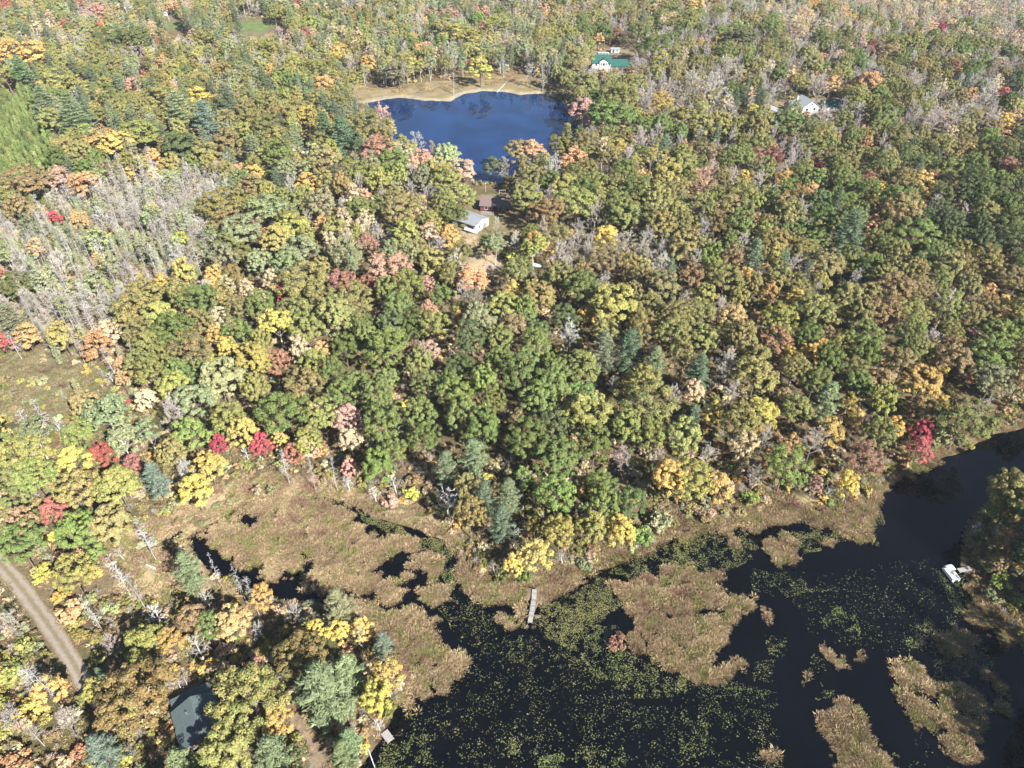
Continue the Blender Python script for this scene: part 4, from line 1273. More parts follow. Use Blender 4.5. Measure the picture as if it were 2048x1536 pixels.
def instancer(name, meshes, P, T1, T2, ROT, SCL, VID, kind='stuff', label=None):
    """One object of kind stuff: a mass of plants set out on points."""
    coll = bpy.data.collections.new(name + '_forms')
    for i, me in enumerate(meshes):
        coll.objects.link(bpy.data.objects.new(f'{name}_form_{i:03d}', me))
    n = len(P)
    one = np.ones((n, 1))
    me = np_mesh(name, P, attrs={'tint': ('FLOAT_COLOR', 'POINT', np.concatenate([T1, one], 1)), 'tint2': ('FLOAT_COLOR', 'POINT', np.concatenate([T2, one], 1)), 'rot': ('FLOAT_VECTOR', 'POINT', ROT),
                                 'scl': ('FLOAT_VECTOR', 'POINT', SCL), 'vid': ('INT', 'POINT', VID)})
    o = link(bpy.data.objects.new(name, me))
    ng = bpy.data.node_groups.new(name, 'GeometryNodeTree')
    ng.interface.new_socket('Geometry', in_out='INPUT', socket_type='NodeSocketGeometry')
    ng.interface.new_socket('Geometry', in_out='OUTPUT', socket_type='NodeSocketGeometry')
    gi, go = ng.nodes.new('NodeGroupInput'), ng.nodes.new('NodeGroupOutput')
    ip = ng.nodes.new('GeometryNodeInstanceOnPoints')
    ci = ng.nodes.new('GeometryNodeCollectionInfo')
    ci.inputs['Collection'].default_value = coll
    ci.inputs['Separate Children'].default_value = True
    ci.inputs['Reset Children'].default_value = True
    ip.inputs['Pick Instance'].default_value = True

    def named(nm, typ):
        a = ng.nodes.new('GeometryNodeInputNamedAttribute')
        a.data_type = typ
        a.inputs['Name'].default_value = nm
        return a.outputs['Attribute']
    e2r = ng.nodes.new('FunctionNodeEulerToRotation')
    L = ng.links.new
    L(named('rot', 'FLOAT_VECTOR'), e2r.inputs[0])
    L(gi.outputs[0], ip.inputs['Points'])
    L(ci.outputs[0], ip.inputs['Instance'])
    L(named('vid', 'INT'), ip.inputs['Instance Index'])
    L(e2r.outputs[0], ip.inputs['Rotation'])
    L(named('scl', 'FLOAT_VECTOR'), ip.inputs['Scale'])
    L(ip.outputs[0], go.inputs[0])
    md = o.modifiers.new('plants', 'NODES')
    md.node_group = ng
    return tag(o, label, None, None, kind)


def zrot(n, g):
    return np.stack([np.zeros(n), np.zeros(n), g.uniform(0, 6.283, n)], 1)


forms, first = [], {}
for kd in {t['kind'] for t in mass}:
    first[kd] = len(forms)
    forms += [p_['joined'] for p_ in PROTO[kd]]
instancer('distant_forest', forms, np.array([(t['x'], t['y'], t['z']) for t in mass]), np.array([t['t1'] for t in mass]), np.array([t['t2'] for t in mass]),
          np.array([(0, 0, t['rz']) for t in mass]), np.array([(t['w'] / PROTO[t['kind']][t['var']]['w'],) * 2 + (t['h'] / PROTO[t['kind']][t['var']]['h'],) for t in mass]),
          np.array([first[t['kind']] + t['var'] for t in mass]), label='autumn forest of many mingled trees beyond the nearer crowns')
print('TREES', len(TREES), 'single', len(single), {k: len(v) for k, v in by.items()})

# ------------------------------------------------------------------ undergrowth: brush and saplings under and between the trees
NU = 95000
U_ = np.stack([g.uniform(-420, 420, NU * 4), 30 + 560 * g.random(NU * 4) ** 1.6], 1)
U_ = U_[np.abs(U_[:, 0]) < .76 * U_[:, 1] + 70][:NU]
us = shore_dist(U_)
ok = (us > .3) & (edge_dist(U_, TRACK, False) > 2.3) & (edge_dist(U_, PATH, False) > 1.6)
for q in CLEAR:
    ok &= ~inside(U_, q)
fld = inside(U_, FIELD) | inside(U_, DRYMARSH)
ok &= ~fld | (g.random(len(U_)) < .22)
ok &= vnoise(U_, 7, 91) > .26
U_ = U_[ok]
n = len(U_)
w = g.uniform(.5, 2.3, n) * (1 - .35 * inside(U_, DRYMARSH))
uz = land_z(U_)
kp = keep_ok(np.stack([U_[:, 0], U_[:, 1], uz, w, w * .8], 1))
U_, w, uz = U_[kp], w[kp], uz[kp]
n = len(U_)
pal = ['TN', 'OL', 'PG', 'YO', 'RU', 'GR', 'TN', 'PU', 'GO', 'G']
pi = (np.clip(vnoise(U_, 17, 93) * 1.2 - .1, 0, .999) * 6 + g.random(n) * 4.5).astype(int) % len(pal)
tt = [tint(pal[k], g, .2) for k in pi]
bare = np.isin(pi, [5, 7]) | (g.random(n) < .15)
forms = [p_['joined'] for p_ in PROTO['shrub']] + [p_['joined'] for p_ in PROTO['bare_shrub']]
vid = np.where(bare, 5 + g.integers(0, 3, n), g.integers(0, 5, n))
instancer('undergrowth', forms, np.stack([U_[:, 0], U_[:, 1], uz], 1), np.array([a for a, b in tt]), np.array([b for a, b in tt]), zrot(n, g),
          np.stack([w / 2.8, w / 2.8, w / 2.8 * g.uniform(.7, 1.25, n)], 1), vid, label='low autumn brush under and between the trees')

# ------------------------------------------------------------------ the reed marsh: floating mats of sedge with dark channels
def px_mix(*seq):
    out = []
    for k, pts in seq:
        out += shs(k, pts) if k else list(pts)
    return gpoly(out)


MATS = [px_mix(q) if isinstance(q[0], (str, type(None))) else px_mix(*q) for q in [
    (None, [(372, 1075), (400, 1062), (430, 1047), (470, 1022), (520, 1001), (620, 1001), (680, 1014), (700, 1032), (738, 1062), (772, 1080), (800, 1092), (780, 1112), (745, 1116), (720, 1130), (700, 1150), (680, 1178), (640, 1188), (600, 1182), (570, 1162), (540, 1167), (500, 1152), (480, 1132), (455, 1117), (430, 1092), (400, 1082)]),
    ('H', [(300, 200), (440, 200), (435, 290), (330, 300)]), ('H', [(420, 310), (520, 280), (600, 320), (600, 430), (540, 480), (500, 470), (520, 400), (430, 370)]),
    ('H', [(0, 260), (130, 250), (270, 300), (200, 380), (270, 440), (370, 440), (430, 420), (440, 460), (380, 480), (370, 560), (300, 570), (200, 500), (60, 510), (0, 470)]),
    ('H', [(500, 480), (620, 470), (640, 550), (560, 590), (480, 560)]),
    ('H', [(60, 540), (210, 560), (280, 620), (450, 610), (560, 650), (600, 700), (570, 760), (620, 800), (680, 860), (720, 840), (760, 880), (810, 900), (780, 960), (700, 1000), (650, 1060), (660, 1130), (610, 1160), (560, 1130), (480, 1150), (400, 1180), (360, 1130), (350, 1000), (330, 870), (300, 760), (130, 680), (60, 600)]),
    ('H', [(690, 330), (760, 240), (900, 290), (1000, 430), (1150, 460), (1300, 390), (1500, 320), (1650, 260), (1800, 190), (2048, 90), (2048, 170), (1800, 250), (1620, 330), (1500, 400), (1400, 470), (1230, 560), (1200, 640), (1160, 690), (1090, 690), (1050, 650), (1010, 700), (960, 750), (930, 720), (940, 620), (880, 570), (800, 540), (700, 500), (685, 430)]),
    ('I', [(0, 120), (300, 40), (600, 10), (900, 0), (1080, -40), (1180, -160), (1330, -210), (1500, -290), (1560, -260), (1400, -190), (1230, -110), (1150, 60), (1150, 200), (1080, 220), (1000, 180), (850, 130), (690, 110), (560, 120), (400, 150), (380, 250), (320, 240), (330, 160), (200, 150), (60, 190), (0, 230)]),
    ('I', [(540, 170), (640, 150), (690, 230), (690, 310), (620, 340), (560, 310), (520, 250)]), ('I', [(880, 190), (930, 200), (930, 240), (880, 240)]),
    (('I', [(0, 330), (100, 340), (150, 400), (280, 400), (290, 430), (150, 450), (240, 470), (290, 500), (270, 540), (400, 530), (480, 550), (460, 600), (400, 660), (340, 690), (300, 800), (200, 830), (250, 880), (400, 910), (420, 940), (300, 980), (320, 1020), (240, 1065), (100, 1030), (0, 960)]),
     ('H', [(2048, 1010), (1950, 950), (1870, 900), (1800, 870), (1700, 850), (1690, 790), (1760, 730), (1690, 620), (1650, 530), (1580, 460), (1700, 480), (1800, 420), (1940, 370)])),
    ('I', [(500, 600), (570, 600), (570, 680), (520, 670)]), ('I', [(860, 830), (900, 850), (970, 900), (970, 950), (930, 950), (880, 890)]), ('I', [(1070, 830), (1150, 820), (1140, 930), (1100, 920), (1080, 870)]),
    ('I', [(730, 990), (800, 970), (810, 1020), (740, 1030)]), ('I', [(1390, 770), (1480, 800), (1560, 730), (1590, 780), (1650, 720), (1720, 760), (1730, 850), (1640, 880), (1580, 870), (1480, 830)]),
    ('I', [(1300, 880), (1400, 920), (1460, 1000), (1540, 1020), (1500, 1090), (1420, 1110), (1520, 1200), (1540, 1260), (1490, 1310), (1440, 1310), (1380, 1240), (1360, 1150), (1320, 1090), (1300, 960)]),
    ('I', [(1560, 1080), (1640, 1020), (1770, 1070), (1800, 1140), (1780, 1250), (1880, 1330), (1860, 1360), (1740, 1300), (1800, 1390), (1720, 1370), (1780, 1470), (1700, 1500), (1600, 1440), (1500, 1390), (1590, 1370), (1600, 1270), (1570, 1180)]),
    ('I', [(960, 1150), (1080, 1170), (1080, 1230), (1170, 1300), (1200, 1330), (1290, 1460), (1280, 1640), (1000, 1600), (930, 1450), (900, 1350), (840, 1280), (860, 1210), (940, 1210)]), ('I', [(530, 1460), (600, 1440), (610, 1480), (550, 1490)]),
    ('I', [(1690, 410), (1850, 470), (1950, 590), (2000, 620), (2040, 650), (2100, 760), (1990, 760), (1930, 830), (1840, 770), (1740, 680), (1700, 600), (1720, 520)]), ('I', [(1800, 930), (1850, 960), (2000, 1110), (1900, 1080), (1810, 990)]), ('I', [(1850, 1160), (1940, 1210), (1920, 1220), (1860, 1180)]),
]]
HOLES = [(gpoly(p_), w_) for p_, w_ in [
    (shs('G', [(1060, 200), (1200, 210), (1260, 280), (1400, 360), (1520, 420), (1700, 470), (1850, 520)]), .9), (shs('G', [(1200, 200), (1240, 130), (1330, 60), (1440, 20)]), .7),
    (shs('G', [(1410, 90), (1500, 80), (1480, 130)]), 1.3), (shs('G', [(1480, 390), (1530, 370)]), 1.7), (shs('G', [(1660, 400), (1760, 440), (1810, 330), (1770, 290)]), 1.7), (shs('G', [(1600, 60), (1660, 110), (1700, 140)]), .6),
    (shs('G', [(1940, 230), (1960, 270)]), .7), (shs('H', [(60, 90), (120, 100)]), .5), (shs('H', [(90, 245), (170, 240)]), .7), (shs('H', [(130, 380), (160, 340)]), .7), (shs('H', [(290, 260), (300, 290)]), .6), (shs('H', [(545, 950), (550, 1130)]), .5),
    (shs('I', [(1660, 1200), (1670, 1210)]), 1.0), (shs('I', [(130, 640), (230, 620)]), 1.2), (shs('I', [(20, 470), (120, 460)]), .6), (shs('H', [(1890, 640), (1960, 650)]), 1.1), (shs('H', [(1780, 780), (1800, 850)]), .8), (shs('I', [(60, 830), (200, 760)]), .6),
    (shs('H', [(940, 600), (1040, 640)]), 1.6), (shs('I', [(1180, 1420), (1200, 1430)]), .6), (shs('H', [(830, 270), (900, 330), (940, 370)]), .5)]]


def mat_mask(P):
    Q = wobble(wobble(P, 3.4, .75, 51), 1.1, .38, 57)
    r = np.zeros(len(P), bool)
    dd = np.zeros(len(P))
    for q in MATS:
        k = np.nonzero(inside(Q, q))[0]
        if len(k):
            r[k] = True
            dd[k] = np.maximum(dd[k], edge_dist(Q[k], q))
    dd = np.maximum(dd, (shore_dist(P) + 1.6) * 2)
    nz = vnoise(P, 1.9, 58) * .55 + vnoise(P, .75, 59) * .45
    r &= nz > .30 + .24 * np.exp(-np.maximum(dd, 0) / 1.1)
    r &= (np.abs(vnoise(P, 5.5, 62) * .7 + vnoise(P, 2.0, 63) * .3 - .5) > .020) | (dd > 5)
    idx = np.nonzero(r)[0]
    k = np.ones(len(idx), bool)
    for line, w_ in HOLES:
        k &= edge_dist(Q[idx], line, False) > w_ * .75
    r[idx] = k
    return r


mx = np.arange(-78, 120, .45)
my = np.arange(38, 150, .45)
MX, MY = np.meshgrid(mx, my)
MP = np.stack([MX.ravel(), MY.ravel()], 1)
mk = mat_mask(MP) & (shore_dist(MP) < 2.5)
MJ = MP + g.uniform(-.13, .13, MP.shape)
mz = .10 + .07 * vnoise(MP, 1.2, 55)
mzl = land_z(MP)
mz = np.maximum(mz, mzl + .03)
mz = np.where(mk, mz, -.25)
mnx = len(mx)
ii = (np.arange(len(my) - 1)[:, None] * mnx + np.arange(mnx - 1)[None]).ravel()
q4 = np.stack([ii, ii + 1, ii + mnx + 1, ii + mnx], 1)
q4 = q4[mk[q4].sum(1) >= 2]
used, inv = np.unique(q4, return_inverse=True)
M['peat'] = surf('sedge_peat', (.17, .125, .07), (.10, .075, .045), .9, .95, .6)
tag(link(bpy.data.objects.new('marsh_mat', np_mesh('marsh_mat', np.column_stack([MJ, mz])[used], quads=inv.reshape(-1, 4), mats=[M['peat']], smooth=True))), kind='structure')

NT = 460000
T_ = np.stack([g.uniform(-78, 120, NT), g.uniform(38, 150, NT)], 1)
T_ = T_[mat_mask(T_ + g.normal(size=T_.shape) * .38)][:130000]
n1 = len(T_)
D_ = np.stack([g.uniform(-185, 165, 380000), g.uniform(45, 225, 380000)], 1)
dm = inside(wobble(D_, 5, 1, 3), DRYMARSH) | inside(D_, FIELD) | (inside(D_, TIP) & (shore_dist(D_) > -1))
dsd = shore_dist(D_)
dm |= (dsd > .2) & (dsd < 5) & (D_[:, 1] < 190)
dm |= (dsd > 0) & (g.random(len(D_)) < .13)
dm &= (vnoise(D_, 4, 12) > .3) & (edge_dist(D_, TRACK, False) > 1.2)
D_ = D_[dm]
B_ = np.stack([g.uniform(-100, 60, 60000), g.uniform(340, 440, 60000)], 1)
B_ = B_[inside(B_, BEACH) & (shore_dist(B_) > 2.5) & (vnoise(B_, 6, 2) > .45)]
Tt = np.concatenate([T_, D_, B_])
n = len(Tt)
tz = np.concatenate([np.maximum(np.full(n1, .08), land_z(T_)), land_z(D_), land_z(B_)])
kp = keep_ok(np.stack([Tt[:, 0], Tt[:, 1], tz, np.full(n, .5), np.full(n, .6)], 1))
Tt, tz = Tt[kp], tz[kp]
n = len(Tt)
hue = vnoise(Tt, 4.5, 71)[:, None]
hue2 = vnoise(Tt, 1.6, 72)[:, None]
straw, brown, green, red = np.array([.39, .300, .172]), np.array([.225, .160, .095]), np.array([.235, .212, .088]), np.array([.245, .155, .105])
c1 = straw * (1 - hue) + brown * hue
c1 = np.where(hue2 > .67, green, c1)
c1 = np.where((hue2 < .24) & (vnoise(Tt, 9, 73)[:, None] > .5), red, c1)
c1 = np.where(inside(Tt, FIELD)[:, None], c1 * np.array([.62, .68, .66]), c1)
c1 = c1 * (1 + g.normal(size=(n, 1)) * .15)
s = g.uniform(.4, 1.1, n) * (.45 + .95 * vnoise(Tt, 1.9, 74))
instancer('marsh_grass', [p_['joined'] for p_ in PROTO['tuft']], np.column_stack([Tt, tz]), np.clip(c1, .02, .6), np.clip(c1 * 1.25, .02, .7), zrot(n, g), np.stack([s * 1.15, s * 1.15, s * g.uniform(.35, .8, n)], 1),
          g.integers(0, 4, n), label='straw brown sedge tussocks over the floating marsh mats')

# ------------------------------------------------------------------ lily pads
PADS = [('H', [(90, 20), (280, 80), (450, 170), (650, 220), (700, 330), (700, 500), (640, 480), (600, 310), (440, 240), (300, 150)], 16), ('H', [(580, 600), (700, 520), (800, 550), (900, 580), (940, 750), (820, 830), (700, 760)], 4),
        ('H', [(1210, 590), (1400, 500), (1560, 410), (1640, 500), (1690, 600), (1500, 690), (1300, 760), (1150, 700)], 11), ('H', [(1560, 400), (1800, 260), (2048, 190), (2048, 330), (1750, 430)], 8),
        ('H', [(1150, 700), (1500, 690), (1650, 720), (1700, 850), (1850, 900), (1900, 980), (2048, 1030), (2048, 1130), (1700, 1130), (1500, 1000), (1400, 850), (1200, 780)], 8),
        ('H', [(600, 1000), (820, 840), (1000, 760), (1400, 850), (1700, 1130), (2048, 1200), (2048, 1640), (100, 1640), (300, 1380), (400, 1200), (650, 1130)], 1.7), ('H', [(960, 780), (1300, 760), (1500, 900), (1300, 1000), (1000, 900)], 3.5),
        ('H', [(1000, 1370), (1200, 1350), (1200, 1450), (1020, 1460)], 6), ('H', [(1200, 1470), (1340, 1450), (1360, 1640), (1180, 1640)], 9), ('H', [(1380, 1390), (1650, 1380), (1750, 1640), (1420, 1640)], 6), ('H', [(280, 1340), (600, 1340), (560, 1520), (230, 1600)], 5),
        ('I', [(0, 1000), (300, 1030), (600, 1100), (620, 1640), (0, 1640)], 3), ('I', [(0, 180), (400, 150), (520, 260), (400, 350), (150, 400), (0, 330)], 8), ('I', [(690, 230), (1150, 200), (1230, 100), (1200, 10), (1090, 80), (860, 140)], 7),
        ('I', [(680, 160), (850, 140), (870, 260), (740, 310)], 10), ('I', [(450, 370), (900, 400), (1000, 480), (850, 500), (640, 540), (460, 480)], 3), ('I', [(950, 580), (1070, 650), (1100, 800), (900, 760), (860, 670)], 6),
        ('I', [(550, 760), (660, 760), (650, 900), (560, 880)], 6), ('I', [(450, 900), (600, 900), (600, 1060), (460, 1040)], 3), ('I', [(1350, 820), (1500, 640), (1550, 760), (1440, 850)], 6), ('I', [(1520, 360), (1700, 420), (1720, 600), (1640, 640), (1560, 450)], 7),
        ('I', [(1720, 850), (1900, 830), (1900, 950), (1700, 1000), (1500, 1020), (1480, 900)], 5), ('I', [(650, 430), (1500, 300), (1900, 900), (1300, 860), (820, 800)], .9), ('I', [(780, 840), (880, 900), (880, 1060), (760, 1040)], 4), ('I', [(160, 1280), (240, 1270), (240, 1350), (170, 1350)], 9),
        ('I', [(880, 1080), (960, 1080), (960, 1150), (790, 1140)], 4), ('I', [(1480, 1290), (1560, 1500), (1900, 1640), (1300, 1640)], .8)]
LP = []
for k, q, dens in PADS:
    q = gpoly(shs(k, q))
    lo, hi = q.min(0), q.max(0)
    n = int((hi - lo).prod() * dens * 5.6)
    P = g.uniform(lo, hi, (n, 2))
    Q = wobble(P, 4, .8, 17)
    cl = vnoise(P, 2.6, 81) * .5 + vnoise(P, .8, 82) * .5
    P = P[inside(Q, q) & (g.random(n) < np.clip((cl - .30) * 2.6, .02, 1))]
    LP.append(P)
LP = np.concatenate(LP)
LP = LP[(shore_dist(LP) < -.2) & ~mat_mask(LP)]
n = len(LP)
V, F = [], []
pads = []
for v in range(3):
    gg = G_(820 + v)
    a = np.linspace(.25, 6.03, 9)
    ring = np.stack([np.cos(a), np.sin(a), np.full(9, .05) * gg.uniform(-1, 2.5, 9)], 1)
    VV = np.concatenate([[[0, 0, 0]], ring])
    pads.append(np_mesh('lily_pad', VV, tris=[(0, i, i + 1) for i in range(1, 9)], mats=[M['pad']], attrs={'cl': ('FLOAT', 'POINT', np.full(10, gg.random())), 'lf': ('FLOAT', 'POINT', np.full(10, .2 + .3 * v))}))
hue = vnoise(LP, 6, 85)[:, None]
c1 = np.array([.085, .105, .032]) * (1 - hue) + np.array([.125, .115, .045]) * hue
c1 = c1 * (1 + g.normal(size=(n, 1)) * .2)
s = (.03 + .07 * g.random(n) ** 1.5) * (1 + .6 * (g.random(n) < .08))
rot = zrot(n, g)
rot[:, :2] = g.normal(size=(n, 2)) * .08
instancer('lily_pads', pads, np.column_stack([LP, np.full(n, .012) + g.random(n) * .02]), np.clip(c1, .03, .5), np.clip(c1 * 1.2, .03, .5), rot, np.stack([s, s, s], 1), g.integers(0, 3, n), label='small green and yellow lily pads floating on the dark lake')
print('tufts', len(Tt), 'pads', n, 'undergrowth', len(U_))
# ------------------------------------------------------------------ buildings
def site(px, py, dz=0.0):
    z = 0.0
    for _ in range(5):
        q = ground(px, py, z + dz)
        z = max(land_z1(q.x, q.y), 0.0)
    return Vector((q.x, q.y, z))


def frame_of(a, b):
    """Corner a and heading towards b: location and turn about z."""
    d = b - a
    return a, math.atan2(d.y, d.x)


M['white_wall'] = surf('white_siding', (.50, .49, .475), (.43, .42, .41), 1.2, .7, .15)
M['metal_roof'] = surf('galvanised_roof', (.21, .222, .245), (.175, .185, .205), .8, .6, .1, .4)
M['brown_wall'] = surf('stained_log_wall', (.15, .055, .038), (.09, .038, .03), 1.5, .85, .4)
M['brown_roof'] = surf('brown_shingle', (.145, .105, .097), (.105, .075, .068), 2.5, .9, .4)
M['green_roof'] = surf('green_metal_roof', (.010, .062, .047), (.013, .074, .056), .6, .5, .1, .5)
M['stone'] = surf('stone_footing', (.22, .20, .18), (.15, .14, .12), 3, .9, .5)
M['grey_roof'] = surf('grey_shingle', (.33, .34, .36), (.24, .25, .27), 2.5, .9, .3)
M['sage_roof'] = surf('sage_roof_sheet', (.10, .135, .13), (.08, .11, .105), 1.5, .8, .3)
M['cabin_roof'] = surf('slate_green_shingle', (.085, .108, .108), (.058, .078, .080), 3, .9, .5)
M['cabin_wall'] = surf('weathered_board', (.17, .12, .085), (.10, .07, .05), 2, .9, .4)
M['trim'] = surf('white_trim', (.50, .49, .48), (.42, .41, .40), 2, .6)
M['glass'] = surf('window_glass', (.02, .025, .03), (.03, .035, .04), 1, .06, 0, .6)
M['dark'] = surf('dark_opening', (.05, .042, .035), (.03, .026, .022), 2, .9)
M['brick'] = surf('brick_chimney', (.33, .17, .13), (.22, .11, .09), 4, .9, .4)
M['plank'] = surf('weathered_plank', (.24, .22, .21), (.17, .155, .145), 3, .9, .4)
M['plank2'] = surf('bleached_plank', (.31, .29, .28), (.22, .205, .195), 3, .9, .4)
M['rubber'] = surf('tyre_rubber', (.03, .03, .03), (.02, .02, .02), 5, .85)
M['steel'] = surf('aluminium', (.62, .63, .65), (.5, .51, .53), 3, .35, 0, .5, .8)
M['hull'] = surf('white_gelcoat', (.82, .82, .82), (.74, .74, .75), 1.5, .3, 0, .5)
M['canvas'] = surf('white_canvas', (.84, .84, .84), (.74, .74, .76), 2.5, .75, .2)
M['vinyl'] = surf('grey_vinyl', (.40, .40, .43), (.30, .30, .33), 3, .6)
M['red_hull'] = surf('faded_red_plastic', (.42, .10, .075), (.32, .09, .07), 2, .5, 0, .4)
M['car_blue'] = surf('blue_grey_paint', (.14, .18, .26), (.12, .155, .23), 1, .3, 0, .5)
M['car_dark'] = surf('dark_paint', (.03, .035, .05), (.025, .03, .04), 1, .3, 0, .5)
M['car_white'] = surf('white_paint', (.78, .78, .78), (.7, .7, .7), 1, .35, 0, .5)


def walls(root, W, D, ze, zr, ridge, mat, x0=0., y0=0., name='wall'):
    b = MB()
    if ridge == 'x':
        b.prism([(x0, y0, -.8), (x0, y0 + D, -.8), (x0, y0 + D, ze), (x0, y0 + D / 2, zr), (x0, y0, ze)], (W, 0, 0))
    else:
        b.prism([(x0, y0, -.8), (x0 + W, y0, -.8), (x0 + W, y0, ze), (x0 + W / 2, y0, zr), (x0, y0, ze)], (0, D, 0))
    return b.build(name, mat, root)


def roof(root, W, D, ze, zr, ridge, mat, over=.45, x0=0., y0=0., t=.16, name='roof', over_ends=None):
    oe = over if over_ends is None else over_ends
    half = (D if ridge == 'x' else W) / 2
    s = (zr - ze) / half
    e = .02
    prof = [(-over, ze - s * over + e), (half, zr + e), (2 * half + over, ze - s * over + e), (2 * half + over, ze - s * over + t), (half, zr + t + .03), (-over, ze - s * over + t)]
    b = MB()
    if ridge == 'x':
        b.prism([(x0 - oe, y0 + a, z) for a, z in prof], (W + 2 * oe, 0, 0))
    else:
        b.prism([(x0 + a, y0 - oe, z) for a, z in prof], (0, D + 2 * oe, 0))
    return b.build(name, mat, root)


def opening(root, face, u, z, w, h, W=0., D=0., x0=0., y0=0., name='window', mat=None, pane=None):
    """A framed window or door on a wall face: frame bars proud of the wall, the pane between them."""
    def pt(a, o, zz):
        return {'front': (x0 + a, y0 - o, zz), 'back': (x0 + a, y0 + D + o, zz), 'left': (x0 - o, y0 + a, zz), 'right': (x0 + W + o, y0 + a, zz)}[face]

    def bar(b, a0, a1, z0, z1, o0, o1):
        b.hexa([pt(a0, o0, z0), pt(a1, o0, z0), pt(a1, o1, z0), pt(a0, o1, z0), pt(a0, o0, z1), pt(a1, o0, z1), pt(a1, o1, z1), pt(a0, o1, z1)])
    f = .1
    b = MB()
    bar(b, u - w / 2 - f, u + w / 2 + f, z - h / 2 - f, z - h / 2, -.02, .07)
    bar(b, u - w / 2 - f, u + w / 2 + f, z + h / 2, z + h / 2 + f, -.02, .07)
    bar(b, u - w / 2 - f, u - w / 2, z - h / 2, z + h / 2, -.02, .07)
    bar(b, u + w / 2, u + w / 2 + f, z - h / 2, z + h / 2, -.02, .07)
    fr = b.build(name, mat or M['trim'], root)
    b = MB()
    bar(b, u - w / 2, u + w / 2, z - h / 2, z + h / 2, -.02, .025)
    b.build('pane' if name == 'window' else 'panel', pane or M['glass'], fr)
    return fr


# white barn
loc, rz = frame_of(site(951, 467), site(977, 450.5))
barn = empty('barn', loc, rz)
tag(barn, 'white barn with pale grey metal roof at the end of the sandy drive', 'barn')
walls(barn, 7.7, 10.2, 2.9, 4.0, 'y', M['white_wall'])
rf = roof(barn, 7.7, 10.2, 2.9, 4.0, 'y', M['metal_roof'], .35)
sm = MB()
for k in range(14):
    yy = -.2 + k * .78
    for a, b_ in (((-.3, 2.9 - .0 + .10), (3.85, 4.20)), ((8.0, 3.0), (3.85, 4.20))):
        sm.hexa([(a[0], yy, a[1]), (b_[0], yy, b_[1] - .01), (b_[0], yy + .06, b_[1] - .01), (a[0], yy + .06, a[1]), (a[0], yy, a[1] + .05), (b_[0], yy, b_[1] + .04), (b_[0], yy + .06, b_[1] + .04), (a[0], yy + .06, a[1] + .05)])
sm.build('seam', M['metal_roof'], rf)['kind'] = 'stuff'
opening(barn, 'front', 5.6, 1.0, 1.1, 2.0, name='door', pane=M['stone'])
opening(barn, 'front', 2.2, 1.6, .9, .8)
opening(barn, 'left', 2.2, 1.2, 3.0, 2.2, name='door', pane=M['dark'])  # dark panels here and below paint the shade inside the open bays
opening(barn, 'left', 6.6, 1.2, 3.0, 2.2, name='door', pane=M['dark'])

# brown log cabin
loc, rz = frame_of(site(962, 423), site(1018, 427))
cab = empty('log_cabin', loc, rz)
tag(cab, 'dark red log cabin with brown shingle roof between white barn and pond', 'cabin')
walls(cab, 10.6, 7.0, 2.7, 4.7, 'x', M['brown_wall'])
for zl_ in range(9):
    MB().tube([(-.15, -.02, .15 + zl_ * .29), (10.75, -.02, .15 + zl_ * .29)], [.14, .14], 6).build('log', M['brown_wall'], cab)
roof(cab, 10.6, 7.0, 2.7, 4.7, 'x', M['brown_roof'], .6)
for u_ in (2.0, 3.6):
    opening(cab, 'front', u_, 1.6, 1.0, 1.0, y0=-.13)
opening(cab, 'front', 7.2, 1.15, 1.0, 2.0, y0=-.13, name='door')
opening(cab, 'front', 8.8, 1.6, .9, 1.0, y0=-.13)
opening(cab, 'left', 3.5, 1.6, 1.0, 1.0)
MB().box(.3, 5.2, -2.2, -.2, .05, .3).build('porch_deck', M['plank'], cab)
for k in range(6):
    MB().box(.3 + k * .96, .38 + k * .96, -2.2, -2.12, .3, 1.15).build('post', M['plank2'], cab)
MB().box(.3, 5.2, -2.2, -2.12, 1.15, 1.23).build('railing', M['plank2'], cab)
MB().box(8.2, 8.9, 4.4, 5.1, 3.2, 5.5).build('chimney', M['brick'], cab)

# white two-storey house with the green roof
loc, rz = frame_of(site(1184, 145), site(1218, 144.5))
hs = empty('house', loc, rz)
tag(hs, 'white two-storey house with green metal roof above the pond', 'house')
walls(hs, 10.0, 8.0, 5.3, 8.3, 'x', M['white_wall'])
MB().box(-.06, 10.06, -.06, 8.06, -.9, 2.1).build('stone_footing', M['stone'], hs)
roof(hs, 10.0, 8.0, 5.3, 8.3, 'x', M['green_roof'], .5)
walls(hs, 4.6, 3.2, 5.9, 7.2, 'y', M['white_wall'], 3.9, -.5, 'gable')
roof(hs, 4.6, 4.2, 5.9, 7.2, 'y', M['green_roof'], .35, 3.9, -.5, name='gable_roof')
for u_, w_ in ((2.1, .9), (9.3, .8)):
    opening(hs, 'front', u_, 4.1, w_, 1.2)
for u_, w_ in ((4.8, .55), (6.2, 1.2), (7.6, .55)):
    opening(hs, 'front', u_, 4.4, w_, 1.3, y0=-.5)
for u_, w_ in ((5.2, .6), (6.4, 1.3), (7.8, .5)):
    opening(hs, 'front', u_, 1.4, w_, 1.0, y0=-.5)
MB().box(2.6, 3.3, 4.2, 4.9, 6.5, 9.2).build('chimney', M['dark'], hs)
cl_ = MB().box(3.2, 9.2, 4.6, 5.6, 7.6, 9.3).build('clerestory', M['white_wall'], hs)
for k in range(7):
    MB().box(3.5 + k * .8, 4.05 + k * .8, 4.56, 4.62, 8.4, 9.1).build('pane', M['glass'], cl_)
walls(hs, 10.5, 7.0, 2.6, 5.2, 'x', M['stone'], 10.3, 3.0, 'garage_wall')  # dark wall and door tones stand in for the shade on this wing
roof(hs, 10.5, 7.0, 2.6, 5.2, 'x', M['green_roof'], .4, 10.3, 3.0, name='garage_roof')
